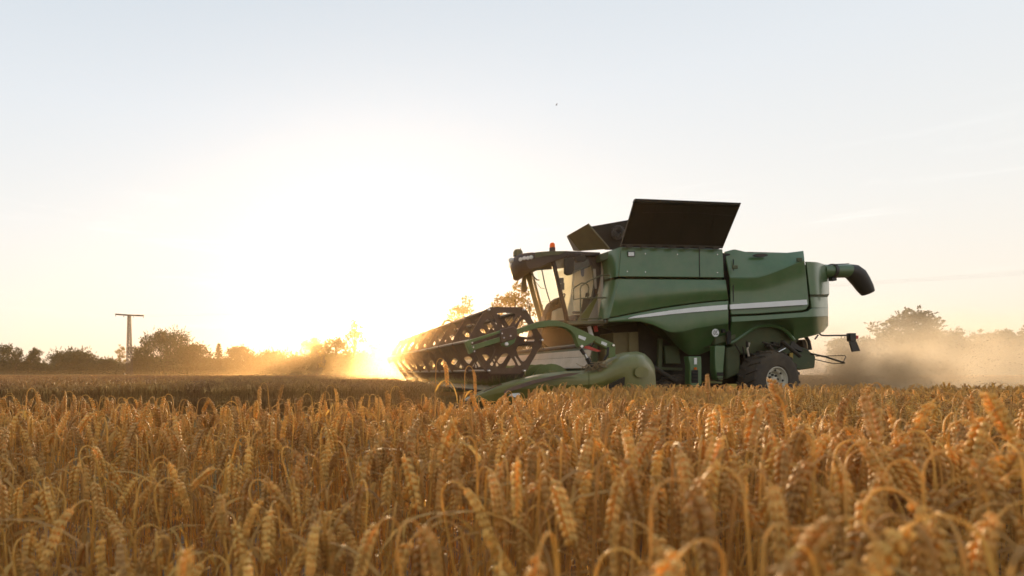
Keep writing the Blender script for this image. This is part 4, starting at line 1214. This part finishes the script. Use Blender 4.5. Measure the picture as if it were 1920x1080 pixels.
bd.add([bc + Vector((-.05, 0, .02)), bc + Vector((.05, 0, .02)), bc + Vector((.06, .19, .11)), bc + Vector((.0, .20, .10))], [(3, 2, 1, 0)])
tag(bd.build('bird', M['bird']), 'tiny dark bird flying alone in the empty sky', 'bird')

# ------------------------------------------------------------------ wheat
def wheat(seed, droop, lod=2, ear_len=.105, sc_=1.0):
    """one plant: stem, ear and leaf meshes; the top of its arch lies at z = 0.85"""
    rng = random.Random(seed)
    pts = [Vector((0, 0, 0))]; phi = 0.0; lean = rng.uniform(.02, .16)
    nst = 9 if lod == 2 else 5
    for i in range(nst):
        phi = lean * (i + 1) / nst
        pts.append(pts[-1] + Vector((math.sin(phi), 0, math.cos(phi))) * (.66 / nst))
    neck = rng.uniform(.04, .07); nn = 9 if lod == 2 else 4
    for i in range(nn):
        phi = lerp(lean, droop * .80, ((i + 1) / nn) ** 1.3)
        pts.append(pts[-1] + Vector((math.sin(phi), .12 * math.sin(i * .4), math.cos(phi))) * (neck / nn))
    ne = 17 if lod == 2 else 6
    ear = [pts[-1].copy()]
    p0 = phi
    for i in range(ne):
        phi = lerp(p0, droop, min(1, (i + 1) / ne * 2.0))
        ear.append(ear[-1] + Vector((math.sin(phi), .06, math.cos(phi))) * (ear_len / ne))
    zmax = max(q.z for q in pts + ear)
    k = .85 / zmax
    pts = [Vector((q.x, q.y, q.z * k)) for q in pts]
    ear = [Vector((q.x, q.y, q.z * k)) for q in ear]
    S, E, LS = MB(), MB(), []
    n = 6 if lod == 2 else 3
    S.tube(pts, [lerp(.0021, .0011, i / len(pts)) for i in range(len(pts))], n, False)
    if lod == 2:
        E.tube(ear, .0016, 5)
        for i in range(1, ne):
            t = (ear[i + 1] - ear[i - 1]).normalized()
            bn = Vector((0, 1, 0)); bn = (bn - t * bn.dot(t)).normalized(); sd = t.cross(bn)
            a_ = seed * .9 + .25
            s1 = sd * math.cos(a_) + bn * math.sin(a_); s2 = t.cross(s1)
            sgn = 1 if i % 2 else -1
            sz = 1.0 if 2 < i < ne - 4 else .78
            for j, (off, tilt) in enumerate(((0, .46), (1, .40), (-1, .40))):
                ax_ = (t * math.cos(tilt) + s1 * sgn * math.sin(tilt) + s2 * off * .30).normalized()
                Ln = .0140 * sz * rng.uniform(.88, 1.12) * (1.0 if j == 0 else .9)
                c = ear[i] + s1 * sgn * .0028 + s2 * off * .0026
                u = ax_.orthogonal().normalized(); w2 = ax_.cross(u)
                rows = ((0.0, .15), (.18, .8), (.42, 1.0), (.70, .72), (.9, .28)); wr = .0031 * sz * rng.uniform(.9, 1.1)
                b0 = len(E.v)
                for (h_, r_) in rows:
                    for q in range(6):
                        an = q * PI / 3
                        E.v.append(c + ax_ * (h_ * Ln) + (u * math.cos(an) + w2 * math.sin(an)) * wr * r_)
                E.v.append(c + ax_ * Ln * rng.uniform(1.05, 1.35))
                for h_ in range(4):
                    for q in range(6):
                        E.f.append((b0 + h_ * 6 + q, b0 + h_ * 6 + (q + 1) % 6, b0 + h_ * 6 + 6 + (q + 1) % 6, b0 + h_ * 6 + 6 + q))
                for q in range(6):
                    E.f.append((b0 + 24 + q, b0 + 24 + (q + 1) % 6, b0 + 30))
    else:
        E.tube(ear, [.003, .0075, .009, .009, .0085, .007, .002][:len(ear)], 5)
    # one or two dry leaves
    for q in range(rng.choice((2, 2, 3)) if lod == 2 else 1):
        L = MB(); LS.append(L)
        i0 = rng.randint(3, nst - 1) if lod == 2 else 3
        p = pts[i0].copy(); a = rng.uniform(0, 2 * PI); el = rng.uniform(.5, 1.1); ll = rng.uniform(.14, .26)
        ns_ = 7 if lod == 2 else 4; wv = rng.uniform(.003, .007)
        tw = rng.uniform(-1, 1)
        for i in range(ns_ + 1):
            t = i / ns_
            d = Vector((math.cos(a + tw * t), math.sin(a + tw * t), 0))
            sdv = Vector((-math.sin(a + tw * t * 2), math.cos(a + tw * t * 2), .5 * tw)).normalized()
            wd = wv * (1 - t) ** .6 * (1 if i else .4)
            L.v += [p - sdv * wd, p + sdv * wd]
            e_ = el - 2.4 * t
            p = p + (d * math.cos(e_) + Vector((0, 0, 1)) * math.sin(e_)) * (ll / ns_)
            if i < ns_:
                o = i * 2 + (len(L.v) - 2 - i * 2)
                L.f.append((o, o + 1, o + 3, o + 2))
    return S, LS, E


DROOPS = [2.8, 3.0, 2.6, 3.05, 2.95, 2.75, 2.85, 3.1, 2.9, 0.35, 0.6, 3.0]
VAR = []
for i, d in enumerate(DROOPS):
    S, L, E = wheat(40 + i, d, 2, ear_len=R.uniform(.068, .092))
    VAR.append((S.mesh('stem', M['stem']), E.mesh('ear', M['ear'], angle=60), [l.mesh('leaf', M['leaf'], smooth=False) for l in L], d))


def joined(i):
    """one mesh of a whole plant for the crowd"""
    me = bpy.data.meshes.new('wheat_plant')
    vs, fs, mi = [], [], []
    for k, part in ((0, VAR[i][0]), (2, VAR[i][1]), *((1, l) for l in VAR[i][2])):
        o = len(vs)
        vs += [v.co[:] for v in part.vertices]
        for p in part.polygons:
            fs.append(tuple(o + q for q in p.vertices)); mi.append(k)
    me.from_pydata(vs, [], fs)
    for k in ('stem', 'leaf', 'ear'):
        me.materials.append(M[k])
    me.polygons.foreach_set('material_index', mi)
    me.shade_smooth()
    return me


def scatter(name, pts, meshes, kind='stuff'):
    """one object: instances of the meshes on the points (x, y, z, variant, (rx, ry, rz), scale)"""
    hid = bpy.data.collections.new(name + '_source')
    for i, me in enumerate(meshes):
        o = bpy.data.objects.new('%s_%02d' % (name, i), me); hid.objects.link(o)
    me = bpy.data.meshes.new(name)
    me.from_pydata([p[:3] for p in pts], [], [])
    ai = me.attributes.new('variant', 'INT', 'POINT'); ai.data.foreach_set('value', [p[3] for p in pts])
    ar = me.attributes.new('turn', 'FLOAT_VECTOR', 'POINT'); ar.data.foreach_set('vector', [c for p in pts for c in p[4]])
    az = me.attributes.new('size', 'FLOAT_VECTOR', 'POINT'); az.data.foreach_set('vector', [c for p in pts for c in p[5]])
    ob = bpy.data.objects.new(name, me); COL.objects.link(ob); ob['kind'] = kind
    ng = bpy.data.node_groups.new(name, 'GeometryNodeTree')
    ng.interface.new_socket('Geometry', in_out='INPUT', socket_type='NodeSocketGeometry')
    ng.interface.new_socket('Geometry', in_out='OUTPUT', socket_type='NodeSocketGeometry')
    N = ng.nodes
    gi, gout = N.new('NodeGroupInput'), N.new('NodeGroupOutput')
    ci = N.new('GeometryNodeCollectionInfo'); ci.inputs['Collection'].default_value = hid
    ci.inputs['Separate Children'].default_value = True; ci.inputs['Reset Children'].default_value = True
    ip = N.new('GeometryNodeInstanceOnPoints'); ip.inputs['Pick Instance'].default_value = True

    def attr(nm, ty):
        a = N.new('GeometryNodeInputNamedAttribute'); a.data_type = ty; a.inputs['Name'].default_value = nm
        return [o for o in a.outputs if o.enabled and o.name == 'Attribute'][0]
    er = N.new('FunctionNodeEulerToRotation')
    ng.links.new(attr('turn', 'FLOAT_VECTOR'), er.inputs[0])
    ng.links.new(gi.outputs[0], ip.inputs['Points'])
    ng.links.new(ci.outputs[0], ip.inputs['Instance'])
    ng.links.new(attr('variant', 'INT'), ip.inputs['Instance Index'])
    ng.links.new(er.outputs[0], ip.inputs['Rotation'])
    ng.links.new(attr('size', 'FLOAT_VECTOR'), ip.inputs['Scale'])
    ng.links.new(ip.outputs[0], gout.inputs[0])
    md = ob.modifiers.new('scatter', 'NODES'); md.node_group = ng
    return ob


def edge(x):
    """distance at which the uncut foreground strip ends"""
    t = max(0, min(1, (x - .6) / 2.6)); t = t * t * (3 - 2 * t)
    return lerp(3.15, 6.8, t) + .25 * noise.noise(Vector((x * 1.3, 3.1, 0)))


RW = random.Random(5)
plants = []
d_max = 7.2
tries = 30000
for i in range(tries):
    y = RW.uniform(-.6, d_max); x = RW.uniform(-6.0, 11.6)
    if x < -.527 * max(y, 0) - 2.0 or x > 1.218 * max(y, 0) + 2.8 or x * x + y * y < .2:
        continue
    if y <= .40 and -.527 * y - .12 < x < 1.218 * y + .12:
        continue
    if y > edge(x):
        continue
    if 0 < y < .62 and RW.random() < .25:
        continue
    hgt = 1.0 + .045 * noise.noise(Vector((x * 1.1, y * 1.1, 0))) + RW.gauss(0, .035) - .06 * RW.random()
    # the crop is taller on the right and beaten down at the lower left
    hgt += .055 * max(0, min(1, (x - .35) / .5)) * max(0, min(1, (2.2 - y) / 1.0))
    hgt -= .13 * max(0, min(1, (.35 - x) / .5)) * max(0, min(1, (1.75 - y) / .7))
    if RW.random() < .03:
        hgt += RW.uniform(.03, .08)
    if y > 3.0:
        hgt = min(hgt, 1.05)
    top = hgt * .85
    if y < 1.0:
        top = min(top, CZ - .10 - .02 * RW.random())
    v = RW.choice([0, 1, 2, 3, 4, 5, 6, 7, 7, 0, 1, 3, 4, 6, 11, 11, 8, 9, 10, 2])
    lod_tilt = .06 if y > 1.7 or x > .3 else .22
    rot = (RW.gauss(0, lod_tilt), RW.gauss(0, lod_tilt), RW.uniform(0, 2 * PI))
    wdt = RW.uniform(.85, 1.25)
    plants.append((x, y, 0.0, v, rot, (wdt, wdt, top / .85 * RW.uniform(.98, 1.02))))
# tall ears that stand out against the machine and the far crop: (photo x, top row, distance, variant, turn, label)
hero = [
    (826, 672, 2.5, 1, 0.0, 'tallest wheat stalk, its hooked ear arching over the reel'),
    (880, 686, 2.7, 3, 0.2, 'tall wheat stalk with ear hanging down over the reel end'),
    (534, 722, 3.0, 9, 0.4, 'upright wheat ear standing above the left half of the crop'),
    (1327, 703, 2.5, 9, 1.0, 'single upright ear in front of the step bracket of the harvester'),
    (1437, 712, 1.5, 9, 2.0, 'tall upright ear hiding part of the rear wheel rim'),
    (1450, 738, 1.15, 0, 3.3, 'blurred ear just below the rear wheel'),
    (1640, 742, 1.05, 10, 1.0, 'tall blurred ear rising in the right half below the dust'),
    (1780, 738, 1.05, 4, 2.0, 'blurred hooked ear near the right edge under the dust'),
    (1832, 738, 1.0, 9, 2.0, 'blurred upright ear near the right edge'),
    (1893, 760, .95, 4, 2.6, 'large blurred drooping ear at the right edge'),
    (1230, 748, 1.5, 7, 2.9, 'large arching ear below the end shield of the header'),
    (1020, 735, 2.0, 3, 0.1, 'hooked ear in front of the long green header nose'),
    (60, 728, 2.3, 1, 0.0, 'hooked ear sticking out of the crop at the far left'),
    (122, 733, 2.2, 7, 2.0, 'hooked ear sticking out left of the pylon'),
    (575, 738, 2.1, 1, 3.0, 'glowing hooked ear left of centre'),
    (718, 724, 2.3, 7, 0.5, 'hooked ear against the dark far crop below the sun'),
    (742, 724, 2.4, 4, 0.1, 'second hooked ear below the sun, right of its neighbour'),
    (620, 722, 2.5, 3, 0.2, 'thin hooked ear against the dark crop left of the sun'),
]


def put_stalk(x, y, z, v, rot, scl, label, group):
    r = thing('wheat_stalk', label, 'wheat', (x, y, z), group)
    r.rotation_euler = rot; r.scale = scl
    for nm, me in zip(('stem', 'ear', 'leaf', 'leaf', 'leaf'), (VAR[v][0], VAR[v][1], *VAR[v][2])):
        o = bpy.data.objects.new(nm, me); COL.objects.link(o); o.parent = r
    return r


def placed_top(v):
    best = max(VAR[v][1].vertices, key=lambda q: q.co.z).co
    best2 = max(VAR[v][0].vertices, key=lambda q: q.co.z).co
    return (best if best.z > best2.z else best2).copy()


GW = 'wheat stalks in the foreground'
for (px, py, d, v, tz, lab) in hero:
    tp_ = P(px, py, d); s_ = tp_.z / .85; wdt = 1.15 if d < 1.6 else .95
    lt = placed_top(v); off = Matrix.Rotation(tz, 3, 'Z') @ Vector((lt.x * wdt, lt.y * wdt, 0))
    put_stalk(tp_.x - off.x, d - off.y, 0, v, (0, 0, tz), (wdt, wdt, s_), lab, GW)


def shows(p):
    top = p[5][2] * .85
    if p[1] < .4:
        return False
    a = (p[0] / p[1] * F + X0, YH - (top - CZ) / p[1] * F)
    return -20 < a[0] < 1940 and a[1] < 1075


near = sorted([p for p in plants if shows(p)], key=lambda p: p[1])[:300 - len(hero)]
ns_ = set(id(p) for p in near)
for p in near:
    px = p[0] / p[1] * F + X0
    side = 'left' if px < 640 else ('middle' if px < 1280 else 'right')
    how = 'upright' if VAR[p[3]][3] < 1 else 'drooping'
    put_stalk(p[0], p[1], p[2], p[3], p[4], p[5], 'blurred ripe wheat stalk with %s ear in the %s foreground' % (how, side), '%s wheat stalks in the %s foreground' % (how, side))
rest = [p for p in plants if id(p) not in ns_]
wc = scatter('wheat_crop', rest, [joined(i) for i in range(len(VAR))])

# the uncut crop beyond the mown swath: small clumps
def clump(seed, n, size, hgt):
    rng = random.Random(seed); mb = MB()
    for k in range(n):
        S, L, E = wheat(rng.randint(0, 9999), rng.choice([2.7, 2.9, 2.2, 3.0, 1.4, .5]), 1, .10)
        a = rng.uniform(0, 2 * PI); s_ = hgt / .85 * rng.gauss(1, .05); ox, oy = rng.uniform(-size, size), rng.uniform(-size, size)
        tx, ty = rng.gauss(0, .07), rng.gauss(0, .07)
        for q in (S, E, *L):
            vs = [Vector((c.x * math.cos(a) - c.y * math.sin(a) + ox + tx * c.z, c.x * math.sin(a) + c.y * math.cos(a) + oy + ty * c.z, c.z * s_)) for c in q.v]
            mb.add(vs, q.f)
    return mb.mesh('wheat_clump', M['farwheat'], smooth=False)


clumps = [clump(900 + i, 46, .24, .76) for i in range(5)]
far = []
RF = random.Random(8)
y = 11.45
while y < 62:
    st = .36 if y < 16 else (.44 if y < 25 else .8)
    x = -.527 * y - 1.5
    xm = 1.218 * y + 2
    while x < xm:
        if y > 23.2 or x < 2.55:
            s_ = 1.0 if y < 25 else 1.5
            far.append((x + RF.uniform(-.1, .1), y + RF.uniform(-.08, .08), 0, RF.randint(0, 4), (0, 0, RF.uniform(0, 6.28)), (s_ * 1.0, s_, RF.uniform(.95, 1.05) + .05 * noise.noise(Vector((x * .5, y * .5, 0))))))
        x += st
    y += st
scatter('far_wheat_crop', far, clumps)
# stubble of the mown swath
sb = []
for i in range(5):
    rng = random.Random(70 + i); mb = MB()
    for k in range(60):
        ox, oy = rng.uniform(-.3, .3), rng.uniform(-.3, .3)
        mb.tube([(ox, oy, 0), (ox + rng.gauss(0, .03), oy + rng.gauss(0, .03), rng.uniform(.08, .17))], .003, 3, False)
    for k in range(14):
        c = Vector((rng.uniform(-.3, .3), rng.uniform(-.3, .3), rng.uniform(.02, .12))); d = Vector((rng.gauss(0, 1), rng.gauss(0, 1), .1)).normalized() * .12
        mb.tube([c - d, c + d], .003, 3, False)
    sb.append(mb.mesh('stubble_clump', M['stubble'], smooth=False))
stp = []
for i in range(3200):
    y = RF.uniform(3.9, 23); x = RF.uniform(-.55 * y - 1, 1.25 * y + 1)
    if y < edge(x) + .1 or (y > 11.4 and x < 2.8):
        continue
    stp.append((x, y, 0, RF.randint(0, 4), (0, 0, RF.uniform(0, 6.28)), (1, 1, 1)))
scatter('stubble', stp, sb)

# ------------------------------------------------------------------ chaff flying behind the machine
fk = MB(); RC = random.Random(3)
for i in range(5200):
    t = RC.random() ** 1.3
    px = 1510 + 430 * t + RC.gauss(0, 10); Y = RC.uniform(15.2, 18.4)
    up = 735 - RC.random() ** 1.2 * (25 + 90 * min(1, .35 + t * 1.2))
    c = P(px, up, Y)
    if c.z < .05:
        continue
    s_ = RC.choice([.006, .008, .011, .017])
    d = Vector((RC.gauss(0, 1), RC.gauss(0, 1), RC.gauss(0, 1))).normalized() * s_
    e = d.orthogonal().normalized() * s_ * .45
    fk.add([c - d, c + e, c + d, c - e], [(0, 1, 2, 3)])
fk.build('flying_chaff', M['chaff'], smooth=False, recalc=False, kind='stuff')


# ------------------------------------------------------------------ air
def vol_box(name, lo, hi, color, dens, aniso, field=None, absorb=None):
    mb = MB(); c = (Vector(lo) + Vector(hi)) / 2; mb.box(c, Vector(hi) - Vector(lo))
    m = bpy.data.materials.new(name + '_air'); m.use_nodes = True
    n = m.node_tree; n.nodes.clear()
    out = n.nodes.new('ShaderNodeOutputMaterial'); v = n.nodes.new('ShaderNodeVolumePrincipled')
    v.inputs['Color'].default_value = (*color, 1); v.inputs['Density'].default_value = dens; v.inputs['Anisotropy'].default_value = aniso
    if absorb:
        v.inputs['Absorption Color'].default_value = (*absorb, 1)
    if field:
        field(n, v, dens)
    n.links.new(v.outputs[0], out.inputs['Volume'])
    o = mb.build(name, m, kind='stuff', smooth=False)
    return o


def cloud_field(center, radii, ns, seed, amp=1.5):
    def f(n, v, dens):
        tc = n.nodes.new('ShaderNodeTexCoord')
        mp = n.nodes.new('ShaderNodeMapping'); mp.vector_type = 'TEXTURE'
        mp.inputs['Location'].default_value = center; mp.inputs['Scale'].default_value = radii
        n.links.new(tc.outputs['Object'], mp.inputs[0])
        ln = n.nodes.new('ShaderNodeVectorMath'); ln.operation = 'LENGTH'; n.links.new(mp.outputs[0], ln.inputs[0])
        nz = n.nodes.new('ShaderNodeTexNoise'); nz.inputs['Scale'].default_value = ns; nz.inputs['Detail'].default_value = 4
        ma = n.nodes.new('ShaderNodeMapping'); ma.inputs['Location'].default_value = (seed, 0, 0)
        n.links.new(tc.outputs['Object'], ma.inputs[0]); n.links.new(ma.outputs[0], nz.inputs['Vector'])
        # density = clamp((1 - length) + noise - 0.5) * dens
        a = n.nodes.new('ShaderNodeMath'); a.operation = 'SUBTRACT'; a.inputs[0].default_value = 1.0; n.links.new(ln.outputs['Value'], a.inputs[1])
        b_ = n.nodes.new('ShaderNodeMath'); b_.operation = 'MULTIPLY_ADD'; n.links.new(nz.outputs['Fac'], b_.inputs[0]); b_.inputs[1].default_value = amp; b_.inputs[2].default_value = -.5 * amp
        c_ = n.nodes.new('ShaderNodeMath'); c_.operation = 'ADD'; n.links.new(a.outputs[0], c_.inputs[0]); n.links.new(b_.outputs[0], c_.inputs[1])
        # never reaches the walls of its box
        g_ = n.nodes.new('ShaderNodeMath'); g_.operation = 'MULTIPLY'; g_.use_clamp = True
        h_ = n.nodes.new('ShaderNodeMath'); h_.operation = 'MULTIPLY'; h_.use_clamp = True; n.links.new(a.outputs[0], h_.inputs[0]); h_.inputs[1].default_value = 4.0
        n.links.new(c_.outputs[0], g_.inputs[0]); n.links.new(h_.outputs[0], g_.inputs[1])
        d_ = n.nodes.new('ShaderNodeMath'); d_.operation = 'MULTIPLY'; n.links.new(g_.outputs[0], d_.inputs[0]); d_.inputs[1].default_value = dens
        n.links.new(d_.outputs[0], v.inputs['Density'])
    return f


HZ = vol_box('haze', (-430, -50, -1.0), (430, 430, 19.5), (1.0, 0.70, 0.40), 0.00034, 0.82)
# ground dust hanging over the far field
for k_, (ya_, zt_, dn_) in enumerate(((34, .92, .0007), (46, 1.3, .0005), (58, 2.2, .0003), (70, 3.6, .00022), (82, 6.0, .00015))):
    vol_box('ground_dust_and_glow', (-150, ya_, .04 + .01 * k_), (210, 158 + k_, zt_), (1.0, 0.66, 0.32), dn_, 0.78)
# dust round the far end of the header, thickened to give the sun's glare
c = Vector((3.5, 20.5, 1.0)); r_ = Vector((3.4, 7.5, 2.6))
vol_box('reel_dust_and_flare', c - r_, c + r_, (1.0, .74, .40), .026, .86, cloud_field(c, r_, .6, 2.0, .7))
c = Vector((4.3, 15.5, 1.4)); r_ = Vector((3.4, 5.0, 2.6))  # added veil standing in for warm lens flare over the reel
vol_box('reel_dust_and_flare', c - r_, c + r_, (1.0, .62, .30), .014, .84, cloud_field(c, r_, .5, 9.0, .5))
# dust and chaff cloud behind the machine
c = Vector((20.5, 19.0, 1.2)); r_ = Vector((8.5, 4.5, 2.1))
vol_box('dust_cloud', c - r_, c + r_, (1.0, .87, .68), .19, .6, cloud_field(c, r_, .75, 7.0, 2.6))
c = Vector((15.5, 17.0, .8)); r_ = Vector((3.6, 1.6, 1.15))
vol_box('straw_spray', c - r_, c + r_, (.50, .35, .20), .95, .35, cloud_field(c, r_, 1.3, 4.0, 2.6))
# thin settled veil of dust drifting away behind the machine
c = Vector((46.0, 50.0, 2.0)); r_ = Vector((34.0, 24.0, 6.5))
vol_box('dust_cloud', c - r_, c + r_, (1.0, .88, .70), .015, .6, cloud_field(c, r_, .12, 3.0, 1.2))
c = Vector((6.5, 62.0, 1.8)); r_ = Vector((24.0, 36.0, 6.5))  # added thin veil giving a sun glow in front of the trees
vol_box('ground_dust_and_glow', c - r_, c + r_, (1.0, .66, .32), .0026, .80, cloud_field(c, r_, .05, 1.0, .3))
